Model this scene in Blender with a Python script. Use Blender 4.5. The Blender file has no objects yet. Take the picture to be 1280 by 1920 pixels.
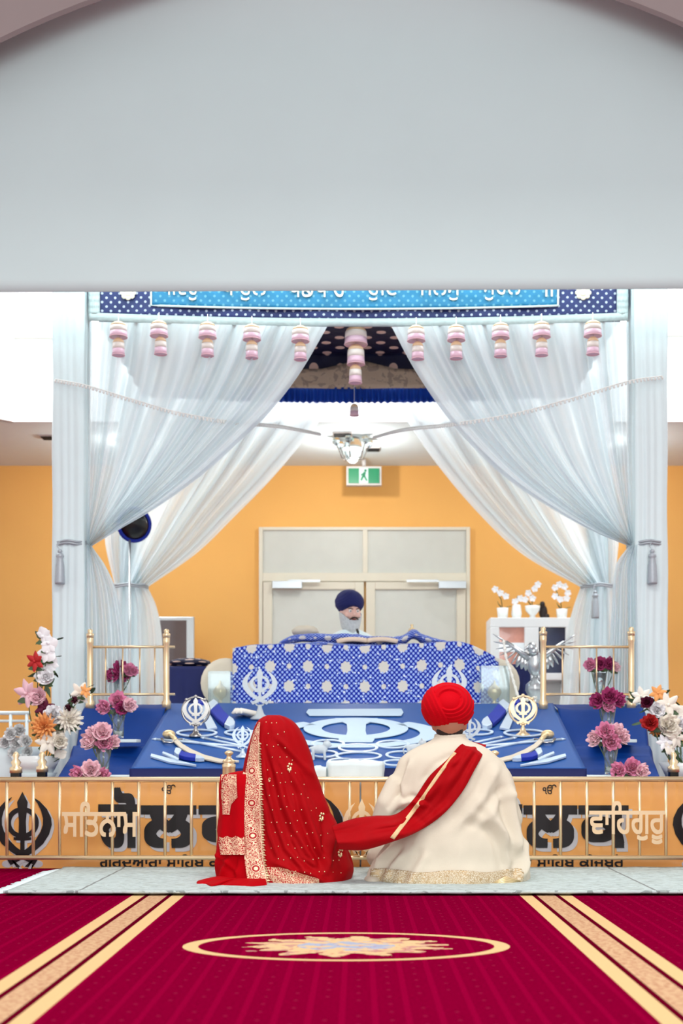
import bpy, bmesh, math, random
import numpy as np
from mathutils import Vector, Matrix, noise
from math import sin, cos, pi, sqrt, radians
S = bpy.context.scene
C = S.collection
rnd = random.Random(7)

# ------------------------------------------------------------------ camera, world, lights, exposure
F, CX, CY, H = 2500.0, 672.0, 1405.0, 0.64      # focal length in px, vanishing point, eye height
cam_d = bpy.data.cameras.new('camera'); cam = bpy.data.objects.new('camera', cam_d); C.objects.link(cam)
cam.location = (0, 0, H); cam.rotation_euler = (radians(90), 0, 0)
cam_d.sensor_width = 36; cam_d.lens = F / 1920 * 36
cam_d.shift_x = -(CX - 640) / 1920; cam_d.shift_y = (CY - 960) / 1920
cam_d.clip_start = 0.1; cam_d.clip_end = 200
cam_d.dof.use_dof = True; cam_d.dof.focus_distance = 6.3; cam_d.dof.aperture_fstop = 2.8
S.camera = cam
S.view_settings.view_transform = 'Standard'; S.view_settings.look = 'None'
S.view_settings.gamma = 1; S.view_settings.exposure = 0.0; S.view_settings.use_curve_mapping = False
W = bpy.data.worlds.new('world'); S.world = W; W.use_nodes = True
bg = W.node_tree.nodes['Background']; bg.inputs[0].default_value = (0.95, 0.98, 1.0, 1); bg.inputs[1].default_value = 1.0

def area(name, loc, rot, sx, sy, power, col=(1, 1, 1)):
    l = bpy.data.lights.new(name, 'AREA'); l.shape = 'RECTANGLE'; l.size = sx; l.size_y = sy
    l.energy = power; l.color = col
    o = bpy.data.objects.new(name, l); o.location = loc; o.rotation_euler = rot; C.objects.link(o); return o
area('skylight_lamp', (0, 10.0, 6.2), (0, 0, 0), 7, 2.2, 700, (0.97, 0.99, 1.0))
area('hall_lamp', (0.3, 4.2, 4.6), (radians(-6), 0, 0), 3.0, 2.0, 185, (1.0, 0.98, 0.95))
area('front_fill_lamp', (0.5, -3.0, 2.9), (radians(98), 0, 0), 7, 2.6, 350, (0.93, 0.985, 1.0))  # added fill light behind the camera, brightens the bulkhead; stands for no known window
def point(name, loc, power, r, col=(1.0, .97, .93)):
    l = bpy.data.lights.new(name, 'POINT'); l.energy = power; l.shadow_soft_size = r; l.color = col
    o = bpy.data.objects.new(name, l); o.location = loc; C.objects.link(o); return o

# ------------------------------------------------------------------ helpers
def P(px, py, d): return Vector(((px - CX) / F * d, d, H + (CY - py) / F * d))
def lin(c):
    c = c / 255.0
    return c / 12.92 if c <= 0.04045 else ((c + 0.055) / 1.055) ** 2.4
def rgb(c): return (lin(c[0]), lin(c[1]), lin(c[2]), 1)

class NT:
    """small helper for shader node graphs"""
    def __init__(s, name):
        s.m = bpy.data.materials.new(name); s.m.use_nodes = True
        s.t = s.m.node_tree; s.b = s.t.nodes['Principled BSDF']; s.out = s.t.nodes['Material Output']
    def n(s, typ, **kw):
        x = s.t.nodes.new(typ)
        for k, v in kw.items(): setattr(x, k, v)
        return x
    def put(s, sock, v):
        if v is None: return
        if isinstance(v, bpy.types.NodeSocket): s.t.links.new(v, sock)
        else: sock.default_value = v
    def ma(s, op, a, b=None, c=None):
        x = s.n('ShaderNodeMath', operation=op)
        for i, v in enumerate((a, b, c)): s.put(x.inputs[i], v) if v is not None else None
        return x.outputs[0]
    def mix(s, f, a, b):
        x = s.n('ShaderNodeMix', data_type='RGBA')
        s.put(x.inputs[0], f); s.put(x.inputs[6], a); s.put(x.inputs[7], b); return x.outputs[2]
    def co(s, kind='Object'): return s.n('ShaderNodeTexCoord').outputs[kind]
    def xyz(s, v):
        x = s.n('ShaderNodeSeparateXYZ'); s.put(x.inputs[0], v); return x.outputs
    def comb(s, a, b, c=0.0):
        x = s.n('ShaderNodeCombineXYZ'); s.put(x.inputs[0], a); s.put(x.inputs[1], b); s.put(x.inputs[2], c); return x.outputs[0]
    def noise(s, v, scale, detail=3, dist=0.0):
        x = s.n('ShaderNodeTexNoise'); s.put(x.inputs['Vector'], v); x.inputs['Scale'].default_value = scale
        x.inputs['Detail'].default_value = detail; x.inputs['Distortion'].default_value = dist; return x.outputs[0]
    def bump(s, h, st=0.3, dist=0.01):
        x = s.n('ShaderNodeBump'); x.inputs['Strength'].default_value = st; x.inputs['Distance'].default_value = dist
        s.put(x.inputs['Height'], h); s.t.links.new(x.outputs[0], s.b.inputs['Normal'])
    def lt(s, a, b): return s.ma('LESS_THAN', a, b)
    def gt(s, a, b): return s.ma('GREATER_THAN', a, b)
    def mx(s, a, b): return s.ma('MAXIMUM', a, b)
    def mul(s, a, b): return s.ma('MULTIPLY', a, b)
    def cell(s, a, period, off=0.0):
        """signed distance to the centre of the repeat cell"""
        t = s.ma('ADD', s.ma('DIVIDE', a, period), off)
        return s.mul(s.ma('SUBTRACT', s.ma('FRACT', t), 0.5), period)
    def length(s, a, b): return s.ma('SQRT', s.ma('ADD', s.mul(a, a), s.mul(b, b)))
    def dots(s, a, b, pa, pb, r, off=(0, 0)):
        """two interleaved grids of dots"""
        d1 = s.length(s.cell(a, pa, off[0]), s.cell(b, pb, off[1]))
        d2 = s.length(s.cell(a, pa, off[0] + .5), s.cell(b, pb, off[1] + .5))
        return s.lt(s.ma('MINIMUM', d1, d2), r)

def mat(name, col, rough=0.6, metal=0.0, var=0.06, scale=9.0, bump=0.0, bscale=60.0, spec=0.5, coat=0.0,
        trans=0.0, alpha=1.0, sheen=0.0, emit=0.0, sss=0.0, ior=1.45):
    k = NT(name); c = rgb(col); v = k.co()
    nz = k.noise(v, scale, 3)
    lo = tuple(x * (1 - var) for x in c[:3]) + (1,); hi = tuple(min(1, x * (1 + var)) for x in c[:3]) + (1,)
    k.put(k.b.inputs['Base Color'], k.mix(nz, lo, hi))
    k.b.inputs['Roughness'].default_value = rough; k.b.inputs['Metallic'].default_value = metal
    k.b.inputs['Specular IOR Level'].default_value = spec; k.b.inputs['Coat Weight'].default_value = coat
    k.b.inputs['Transmission Weight'].default_value = trans; k.b.inputs['Alpha'].default_value = alpha
    k.b.inputs['Sheen Weight'].default_value = sheen; k.b.inputs['IOR'].default_value = ior
    if emit:
        k.b.inputs['Emission Color'].default_value = c; k.b.inputs['Emission Strength'].default_value = emit
    if sss: k.b.inputs['Subsurface Weight'].default_value = sss; k.b.inputs['Subsurface Scale'].default_value = 0.01
    if bump: k.bump(k.noise(v, bscale, 4), bump, 0.01)
    return k.m

def wloc(p):
    v = Vector((0, 0, 0))
    while p: v = v + Vector(p.location); p = p.parent
    return v

class MB:
    """collects geometry in world coordinates; build() links it as ONE mesh object"""
    def __init__(s): s.V = []; s.Fc = []; s.U = []; s.hasuv = False
    def add(s, vs, fs, uv=None):
        o = len(s.V); s.V += [Vector(v) for v in vs]; s.Fc += [tuple(i + o for i in f) for f in fs]
        if uv: s.hasuv = True; s.U += uv
        else: s.U += [(0, 0)] * len(vs)
        return s
    def grid(s, fn, nu, nv, closeu=False, uv=None, capv=False):
        vs = []; us = []
        mu = nu if closeu else nu + 1
        for j in range(nv + 1):
            for i in range(mu):
                vs.append(fn(i / nu, j / nv)); us.append(uv(i / nu, j / nv) if uv else (i / nu, j / nv))
        fs = []
        for j in range(nv):
            for i in range(nu):
                a = j * mu + i; b = j * mu + (i + 1) % mu
                fs.append((a, b, b + mu, a + mu))
        if capv: fs.append(tuple(range(mu))[::-1]); fs.append(tuple(range(nv * mu, (nv + 1) * mu)))
        return s.add(vs, fs, us)
    def box(s, c, size, R=None):
        c = Vector(c); h = Vector(size) / 2; vs = []
        for z in (-1, 1):
            for y in (-1, 1):
                for x in (-1, 1):
                    v = Vector((x * h.x, y * h.y, z * h.z))
                    if R: v = R @ v
                    vs.append(c + v)
        return s.add(vs, [(0, 2, 3, 1), (4, 5, 7, 6), (0, 1, 5, 4), (2, 6, 7, 3), (0, 4, 6, 2), (1, 3, 7, 5)])
    def tube(s, pts, r, n=10, caps=True, flat=1.0):
        pts = [Vector(p) for p in pts]; m = len(pts)
        rr = r if isinstance(r, (list, tuple)) else [r] * m
        t0 = (pts[1] - pts[0]).normalized(); ref = Vector((0, 0, 1)) if abs(t0.z) < .9 else Vector((0, 1, 0))
        nrm = (ref - t0 * ref.dot(t0)).normalized(); vs = []
        for i in range(m):
            t = (pts[min(i + 1, m - 1)] - pts[max(i - 1, 0)]).normalized()
            nrm = (nrm - t * nrm.dot(t)).normalized(); b = t.cross(nrm)
            for k in range(n):
                a = 2 * pi * k / n; vs.append(pts[i] + (nrm * cos(a) * flat + b * sin(a)) * rr[i])
        fs = [(i * n + k, i * n + (k + 1) % n, (i + 1) * n + (k + 1) % n, (i + 1) * n + k) for i in range(m - 1) for k in range(n)]
        if caps: fs.append(tuple(range(n))[::-1]); fs.append(tuple(range((m - 1) * n, m * n)))
        return s.add(vs, fs)
    def lathe(s, prof, c, n=20, R=None, wob=None):
        c = Vector(c); vs = []
        for (r, z) in prof:
            for k in range(n):
                a = 2 * pi * k / n; q = r * (wob(a, z) if wob else 1)
                v = Vector((q * cos(a), q * sin(a), z))
                if R: v = R @ v
                vs.append(c + v)
        m = len(prof)
        fs = [(i * n + k, i * n + (k + 1) % n, (i + 1) * n + (k + 1) % n, (i + 1) * n + k) for i in range(m - 1) for k in range(n)]
        if prof[0][0] > 1e-6: fs.append(tuple(range(n))[::-1])
        if prof[-1][0] > 1e-6: fs.append(tuple(range((m - 1) * n, m * n)))
        return s.add(vs, fs)
    def ball(s, c, r, nu=16, nv=10, R=None, fn=None):
        c = Vector(c); r = Vector(r) if not isinstance(r, (int, float)) else Vector((r, r, r))
        def f(u, v):
            a = 2 * pi * u; b = pi * (v - .5); q = Vector((cos(a) * cos(b), sin(a) * cos(b), sin(b)))
            k = fn(q) if fn else 1.0
            w = Vector((q.x * r.x, q.y * r.y, q.z * r.z)) * k
            return c + (R @ w if R else w)
        return s.grid(f, nu, nv, True)
    def prism(s, poly, mp, h0, h1):
        n = len(poly); vs = [mp(x, y, h0) for x, y in poly] + [mp(x, y, h1) for x, y in poly]
        fs = [tuple(range(n))[::-1], tuple(range(n, 2 * n))] + [(i, (i + 1) % n, n + (i + 1) % n, n + i) for i in range(n)]
        return s.add(vs, fs)
    def strip(s, A, B, mp, h0, h1):
        """solid band between two outlines"""
        n = len(A); vs = []
        for (x, y) in A: vs += [mp(x, y, h0), mp(x, y, h1)]
        for (x, y) in B: vs += [mp(x, y, h0), mp(x, y, h1)]
        fs = []
        for i in range(n - 1):
            a, b, c, d = 2 * i, 2 * i + 2, 2 * n + 2 * i, 2 * n + 2 * i + 2
            fs += [(a, b, d, c), (a + 1, c + 1, d + 1, b + 1), (a, a + 1, b + 1, b), (c, d, d + 1, c + 1)]
        fs += [(0, 2 * n, 2 * n + 1, 1), (2 * n - 2, 2 * n - 1, 4 * n - 1, 4 * n - 2)]
        return s.add(vs, fs)
    def build(s, name, m, parent=None, smooth=True, bevel=0, solid=0, sub=0, remesh=0, org=None, weld=0, sm=0):
        me = bpy.data.meshes.new(name)
        off = wloc(parent) if parent else Vector(org) if org is not None else Vector((0, 0, 0))
        me.from_pydata([tuple(v - off) for v in s.V], [], s.Fc)
        if s.hasuv:
            ul = me.uv_layers.new(name='UVMap'); vi = [0] * len(me.loops); me.loops.foreach_get('vertex_index', vi)
            fl = []
            for i in vi: fl += s.U[i]
            ul.data.foreach_set('uv', fl)
        me.update()
        bm = bmesh.new(); bm.from_mesh(me)
        if weld: bmesh.ops.remove_doubles(bm, verts=bm.verts, dist=weld)
        bmesh.ops.recalc_face_normals(bm, faces=bm.faces); bm.to_mesh(me); bm.free()
        if smooth: me.polygons.foreach_set('use_smooth', [True] * len(me.polygons))
        me.materials.append(m)
        o = bpy.data.objects.new(name, me); C.objects.link(o)
        if parent: o.parent = parent
        else: o.location = off
        if solid:
            q = o.modifiers.new('solid', 'SOLIDIFY'); q.thickness = solid; q.offset = 0
        if bevel:
            q = o.modifiers.new('bevel', 'BEVEL'); q.width = bevel; q.segments = 2; q.limit_method = 'ANGLE'
        if remesh:
            q = o.modifiers.new('remesh', 'REMESH'); q.mode = 'VOXEL'; q.voxel_size = remesh; q.use_smooth_shade = True
            if sm: q = o.modifiers.new('smooth', 'SMOOTH'); q.iterations = sm; q.factor = .5
        if sub:
            q = o.modifiers.new('sub', 'SUBSURF'); q.levels = sub; q.render_levels = sub
        return o

def tag(o, label=None, cat=None, group=None, kind=None):
    if label: o['label'] = label
    if cat: o['category'] = cat
    if group: o['group'] = group
    if kind: o['kind'] = kind
    return o
def thing(name, label, cat, loc, group=None):
    o = bpy.data.objects.new(name, None); o.empty_display_size = .1; C.objects.link(o); o.location = loc
    return tag(o, label, cat, group)
def copy_tree(o, parent=None):
    c = o.copy(); C.objects.link(c); c.parent = parent
    if parent is not None: c.matrix_parent_inverse = o.matrix_parent_inverse
    for ch in [x for x in C.objects if x.parent == o]: copy_tree(ch, c)
    return c
def lerp(a, b, t): return a + (b - a) * t
def interp(tab, x):
    """piecewise smooth interpolation of rows (key, v1, v2, ...)"""
    if x <= tab[0][0]: return tab[0][1:]
    for i in range(len(tab) - 1):
        if x <= tab[i + 1][0]:
            t = (x - tab[i][0]) / (tab[i + 1][0] - tab[i][0])
            p0 = tab[max(i - 1, 0)]; p1 = tab[i]; p2 = tab[i + 1]; p3 = tab[min(i + 2, len(tab) - 1)]
            out = []
            for k in range(1, len(p1)):
                h = p2[0] - p1[0]
                m1 = (p2[k] - p0[k]) / max(1e-6, p2[0] - p0[0]) * h; m2 = (p3[k] - p1[k]) / max(1e-6, p3[0] - p1[0]) * h
                out.append((2*t**3-3*t**2+1)*p1[k] + (t**3-2*t**2+t)*m1 + (-2*t**3+3*t**2)*p2[k] + (t**3-t**2)*m2)
            return tuple(out)
    return tab[-1][1:]
def poly_at(pts, t):
    """point at fraction t of a smooth curve through pts (by arc length)"""
    L = [0]
    for i in range(1, len(pts)): L.append(L[-1] + (Vector(pts[i]) - Vector(pts[i-1])).length)
    return interp([(l / L[-1],) + tuple(p) for l, p in zip(L, pts)], t)

def text_mesh(s, mtl, name, parent, mp, x0, x1, y0, y1, depth, bold=0.0, org=None, fat=0.0):
    """lettering fitted into a rectangle; mp(x, y, h) maps the rectangle to the place"""
    cu = bpy.data.curves.new('t', 'FONT'); cu.body = s; cu.size = 1; cu.offset = bold; cu.resolution_u = 5; cu.fill_mode = 'NONE'
    to = bpy.data.objects.new('t', cu); C.objects.link(to)
    dg = bpy.context.evaluated_depsgraph_get(); dg.update()
    me = bpy.data.meshes.new_from_object(to.evaluated_get(dg))
    C.objects.unlink(to); bpy.data.objects.remove(to)
    co = [(v.co.x, v.co.y) for v in me.vertices]; nx = {}
    for e in me.edges: nx.setdefault(e.vertices[0], []).append(e.vertices[1]); nx.setdefault(e.vertices[1], []).append(e.vertices[0])
    seen = set(); loops = []
    for st in range(len(co)):
        if st in seen or st not in nx: continue
        lp = [st]; seen.add(st); cur = st
        while True:
            c_ = [q for q in nx[cur] if q not in seen]
            if not c_: break
            # outlines are stored in running order: keep that direction
            cur = min(c_, key=lambda q: (abs(q - cur), -q)) if len(lp) > 1 else (st + 1 if st + 1 in c_ else c_[0]); seen.add(cur); lp.append(cur)
        loops.append(lp)
    if fat:                                              # thicken the strokes
        base = co; n0 = len(co); co = list(co); lp0 = loops; loops = list(loops)
        for k in range(8):
            o_ = len(co); dx, dy = ((1, 1), (1, 0), (1, -1), (0, -1), (-1, -1), (-1, 0), (-1, 1), (0, 1))[k]; co += [(x + fat * dx * .9, y + fat * dy * .9) for x, y in base]
            loops += [[i + o_ for i in lp] for lp in lp0]
    vv = [Vector(c_) for c_ in co]; ed = [(lp[i], lp[(i + 1) % len(lp)]) for lp in loops for i in range(len(lp))]
    from mathutils.geometry import delaunay_2d_cdt
    ov, oe, of, _a, _b, _c = delaunay_2d_cdt(vv, ed, [], 0, 1e-6)
    ca = np.array(co); ei = np.array(ed); A_, B_ = ca[ei[:, 0]], ca[ei[:, 1]]
    cen = np.array([(sum(ov[i].x for i in f) / len(f), sum(ov[i].y for i in f) / len(f)) for f in of]); ff = []
    dyy = B_[:, 1] - A_[:, 1]; dyy[np.abs(dyy) < 1e-12] = 1e-12
    for k0 in range(0, len(of), 400):
        x, y = cen[k0:k0 + 400, 0:1], cen[k0:k0 + 400, 1:2]
        cr = (A_[:, 1] <= y) != (B_[:, 1] <= y)
        lf = x - A_[:, 0] - (y - A_[:, 1]) * (B_[:, 0] - A_[:, 0]) / dyy < 0
        w = np.where(cr & lf, np.where(B_[:, 1] > A_[:, 1], 1, -1), 0).sum(1)
        ff += [of[k0 + i] for i in np.nonzero(w)[0]]
    ax, bx = min(v[0] for v in co), max(v[0] for v in co); ay, by = min(v[1] for v in co), max(v[1] for v in co)
    fx = lambda v: x0 + (v.x - ax) / (bx - ax) * (x1 - x0)
    fy = lambda v: y0 + (v.y - ay) / (by - ay) * (y1 - y0)
    b = bmesh.new(); bv = [b.verts.new((v.x, v.y, 0)) for v in ov]
    for f in ff:
        try: b.faces.new([bv[i] for i in f])
        except ValueError: pass
    for v in [v for v in b.verts if not v.link_faces]: b.verts.remove(v)
    r = bmesh.ops.extrude_face_region(b, geom=b.faces[:])
    ext = {g for g in r['geom'] if isinstance(g, bmesh.types.BMVert)}
    off = wloc(parent) if parent else Vector(org or (0, 0, 0))
    for v in b.verts: v.co = mp(fx(v.co), fy(v.co), depth if v in ext else 0) - off
    bmesh.ops.recalc_face_normals(b, faces=b.faces)
    m2 = bpy.data.meshes.new(name); b.to_mesh(m2); b.free(); bpy.data.meshes.remove(me)
    m2.materials.append(mtl)
    o = bpy.data.objects.new(name, m2); C.objects.link(o)
    if parent: o.parent = parent
    else: o.location = off
    return o

def crease(px, py, lines):
    """height of modelled creases: (points, width px, height m)"""
    t = 0
    for pts, w, a in lines:
        best = 1e9; sg = 0; ends = 1
        for i in range(len(pts) - 1):
            ax, ay = pts[i]; dx, dy = pts[i + 1][0] - ax, pts[i + 1][1] - ay; L = dx * dx + dy * dy
            k = ((px - ax) * dx + (py - ay) * dy) / L; kc = 0 if k < 0 else 1 if k > 1 else k
            ex, ey = px - ax - dx * kc, py - ay - dy * kc; d = ex * ex + ey * ey
            if d < best: best = d; sg = (dx * ey - dy * ex); s_ = (i + kc) / (len(pts) - 1)
        d = best ** .5 * (1 if sg > 0 else -1)
        if abs(d) > 4 * w: continue
        tp = min(1, s_ * 5 + .1, (1 - s_) * 5 + .1)
        t += a * tp * (math.exp(-(d / w) ** 2) - .7 * math.exp(-((d - 1.7 * w) / w) ** 2))
    return t

# ------------------------------------------------------------------ materials
m_white = mat('white_paint', (238, 240, 240), .7, var=.02)
m_bulk = mat('bulkhead_paint', (218, 234, 234), .85, var=.03, scale=2)
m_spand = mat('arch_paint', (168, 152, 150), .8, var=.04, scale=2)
m_orange = mat('orange_wall_paint', (240, 180, 98), .75, var=.05, scale=1.5)
m_frame = mat('door_frame_paint', (226, 219, 200), .5, var=.03)
m_doorglass = mat('frosted_door_glass', (208, 209, 200), .4, var=.04, coat=.15, spec=.3)
m_cream = mat('cream_fabric', (214, 203, 184), .9, var=.05, spec=.1, bump=.12, bscale=300)
m_red = mat('red_fabric', (178, 0, 14), .8, var=.12, scale=14, spec=.08, bump=.05, bscale=400)
m_redd = mat('deep_red_fabric', (162, 0, 10), .7, var=.15, scale=10, spec=.12)
m_turb = mat('red_turban_cloth', (196, 2, 20), .8, var=.08, spec=.1, bump=.05, bscale=300)
m_navy = mat('navy_satin', (4, 54, 130), .55, var=.16, scale=5, spec=.15)
m_navyd = mat('dark_navy_velvet', (14, 24, 84), .7, var=.2, scale=8)
m_royal = mat('royal_blue_velvet', (16, 42, 160), .7, var=.15)
m_brass = mat('polished_brass', (240, 212, 170), .3, .7, var=.06)
m_braidg = mat('gold_braid', (224, 192, 144), .55, .1, var=.1, scale=60)
m_gold = mat('pale_gold', (232, 206, 160), .35, .7, var=.1)
m_chrome = mat('chrome', (176, 172, 168), .2, 1.0, var=.05)
m_steel = mat('brushed_steel', (205, 208, 210), .3, .85, var=.05)
m_silver = mat('pale_silver_steel', (205, 222, 238), .35, .35, var=.05)
m_black = mat('black_paint', (8, 8, 10), .3, var=.2, coat=.15)
m_greysh = mat('grey_vinyl', (188, 188, 192), .4, var=.03)
m_satin = mat('white_satin', (220, 234, 236), .45, var=.03, sheen=.4)
m_wood = mat('light_wood', (228, 178, 112), .3, var=.08, scale=2.5, coat=.4)
m_skin = mat('warm_skin', (176, 118, 92), .55, var=.08, sss=.1)
m_skin2 = mat('fair_skin', (226, 182, 168), .55, var=.06, sss=.1)
m_hair = mat('dark_hair', (38, 24, 20), .6, var=.3, scale=60)
m_beard = mat('grey_beard', (196, 198, 200), .8, var=.25, scale=70, bump=.5, bscale=120)
m_glass = mat('clear_glass', (235, 245, 248), .03, trans=.92, var=0)
m_acryl = mat('frosted_acrylic', (226, 234, 236), .2, var=.03, trans=.25, alpha=.9)
m_leaf = mat('green_leaf', (70, 92, 60), .6, var=.3)
m_stem = mat('stem_green', (92, 110, 80), .6, var=.2)
m_blush = mat('pale_pink_petal', (240, 196, 206), .7, var=.12, scale=25, sheen=.2)
m_pink = mat('pink_petal', (222, 136, 172), .7, var=.25, scale=25, sheen=.2)
m_mag = mat('magenta_petal', (176, 62, 118), .7, var=.3, scale=25)
m_plum = mat('plum_petal', (92, 8, 48), .7, var=.3, scale=20)
m_ivory = mat('ivory_petal', (244, 236, 222), .7, var=.05, scale=20, sheen=.2)
m_wpet = mat('white_petal', (244, 242, 244), .7, var=.04, scale=20, sheen=.2)
m_orp = mat('orange_petal', (244, 168, 100), .7, var=.15, scale=20)
m_redp = mat('red_petal', (190, 40, 40), .7, var=.3, scale=20)
m_dark = mat('dark_gap', (14, 14, 16), .8)
m_stone = mat('white_pot_ceramic', (236, 238, 236), .3, var=.02, coat=.3)
m_eye = mat('eye_white', (240, 236, 232), .2, coat=.5)
m_bead = mat('white_bead', (244, 242, 232), .25, var=.03, coat=.4)
m_green = mat('exit_sign_green', (6, 120, 76), .4, emit=.08)
m_signw = mat('exit_sign_white', (190, 205, 202), .4, emit=.08)
m_signbox = mat('grey_sign_housing', (196, 190, 186), .5)
m_paper = mat('book_page', (238, 214, 186), .8, var=.1, scale=30)
m_photo1 = mat('framed_picture_print', (232, 150, 130), .15, var=.5, scale=6, coat=.6)
m_photo2 = mat('dark_picture_print', (40, 46, 76), .15, var=.8, scale=5, coat=.6)
m_screen = mat('dark_glass_panel', (96, 84, 84), .1, var=.3, scale=2, coat=.8)
m_bulb = mat('lit_crystal', (255, 252, 244), .2, emit=2.5)
m_cup_g = mat('gold_glass_bell', (236, 200, 158), .35, var=.06, coat=.3)
m_cup_w = mat('cream_glass_bell', (234, 222, 214), .35, var=.05, coat=.3)
m_cup_p = mat('pink_glass_bell', (230, 190, 208), .35, var=.08, coat=.3)

def curtain_mat():
    k = NT('sheer_white_curtain'); t = k.t
    uv = k.co('UV'); u, v, _ = k.xyz(uv)
    d = k.n('ShaderNodeBsdfDiffuse'); d.inputs[0].default_value = rgb((238, 248, 251))
    tr = k.n('ShaderNodeBsdfTranslucent'); tr.inputs[0].default_value = rgb((244, 252, 255))
    tp = k.n('ShaderNodeBsdfTransparent'); tp.inputs[0].default_value = (1, 1, 1, 1)
    m1 = k.n('ShaderNodeMixShader'); m1.inputs[0].default_value = .45
    t.links.new(d.outputs[0], m1.inputs[1]); t.links.new(tr.outputs[0], m1.inputs[2])
    nz = k.noise(k.comb(k.mul(u, 13.0), k.mul(v, .6)), 1.0, 2)
    f = k.ma('MULTIPLY_ADD', nz, -.7, .44)
    m2 = k.n('ShaderNodeMixShader'); k.put(m2.inputs[0], k.ma('MAXIMUM', f, .04))
    t.links.new(m1.outputs[0], m2.inputs[1]); t.links.new(tp.outputs[0], m2.inputs[2])
    t.links.new(m2.outputs[0], k.out.inputs[0]); t.nodes.remove(k.b); return k.m
m_curtain = curtain_mat()

def embroidery_mat(name, base, thread, sc=1.0, edge=True, width=.08, thr=.5):
    """scrolling thread work: uv is in metres, u across the band"""
    k = NT(name); u, v, _ = k.xyz(k.co('UV'))
    vec = k.comb(u, v)
    nz = k.n('ShaderNodeTexNoise'); k.put(nz.inputs['Vector'], vec); nz.inputs['Scale'].default_value = 34 * sc; nz.inputs['Detail'].default_value = 2
    nx = k.n('ShaderNodeVectorMath', operation='MULTIPLY_ADD'); k.put(nx.inputs[0], nz.outputs[1]); nx.inputs[1].default_value = (.03, .03, 0); k.put(nx.inputs[2], vec)
    vo = k.n('ShaderNodeTexVoronoi', feature='DISTANCE_TO_EDGE'); k.put(vo.inputs['Vector'], nx.outputs[0]); vo.inputs['Scale'].default_value = 170 * sc
    vf = k.n('ShaderNodeTexVoronoi', feature='F1'); k.put(vf.inputs['Vector'], nx.outputs[0]); vf.inputs['Scale'].default_value = 230 * sc
    lines = k.lt(vo.outputs['Distance'], .13 * thr * 2); blob = k.lt(vf.outputs['Distance'], .30 * thr * 2)
    pat = k.mx(lines, blob)
    if edge:
        du = k.cell(u, width); r = k.length(du, k.cell(v, .16))
        ring = k.mx(k.lt(r, .009), k.mul(k.lt(r, .020), k.gt(r, .0165)))
        pat = k.mul(pat, k.ma('SUBTRACT', 1.0, k.lt(r, .022))); pat = k.mx(pat, ring)
        ad = k.ma('ABSOLUTE', du)
        pat = k.mx(pat, k.mul(k.gt(ad, width * .43), k.lt(ad, width * .455)))
    k.put(k.b.inputs['Base Color'], k.mix(pat, rgb(base), rgb(thread)))
    k.put(k.b.inputs['Roughness'], k.ma('MULTIPLY_ADD', pat, -.3, .7)); k.put(k.b.inputs['Metallic'], k.mul(pat, .3))
    k.bump(pat, .4, .004); return k.m
m_emb = embroidery_mat('gold_embroidery_on_red', (176, 8, 22), (246, 214, 178), .8, True, .078, .36)
m_emb2 = embroidery_mat('fine_gold_embroidery_on_red', (176, 8, 22), (244, 208, 172), .8, False, thr=.37)
m_embc = embroidery_mat('gold_embroidery_on_cream', (214, 200, 176), (176, 148, 108), .7, False, thr=.4)

def rumala_mat():
    k = NT('blue_rumala_cloth'); u, v, _ = k.xyz(k.co('UV'))
    a = k.ma('ADD', u, v); b = k.ma('SUBTRACT', u, v)
    small = k.dots(u, v, .034, .034, .0085)
    ang = k.ma('ARCTAN2', k.cell(v, .26), k.cell(u, .27))
    def flower(offu, offv, R):
        cu, cv = k.cell(u, .27, offu), k.cell(v, .26, offv)
        r = k.length(cu, cv); an = k.ma('ARCTAN2', cv, cu)
        rr = k.ma('MULTIPLY_ADD', k.ma('SINE', k.mul(an, 8.0)), R * .1, R)
        return k.lt(r, rr)
    big = k.mx(flower(.5, .5, .037), flower(0, 0, .037))
    mid = k.mx(flower(.0, .5, .017), flower(.5, 0, .017))
    sp = k.gt(k.noise(k.comb(u, v), 38, 1), .68)
    c = k.mix(small, rgb((4, 30, 158)), rgb((160, 184, 236)))
    c = k.mix(sp, c, rgb((230, 238, 250))); c = k.mix(k.mx(big, mid), c, rgb((216, 210, 202)))
    k.put(k.b.inputs['Base Color'], c); k.b.inputs['Roughness'].default_value = .6; k.b.inputs['Specular IOR Level'].default_value = .15
    k.bump(k.mx(small, big), .3, .003); return k.m
m_rumala = rumala_mat()

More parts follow.
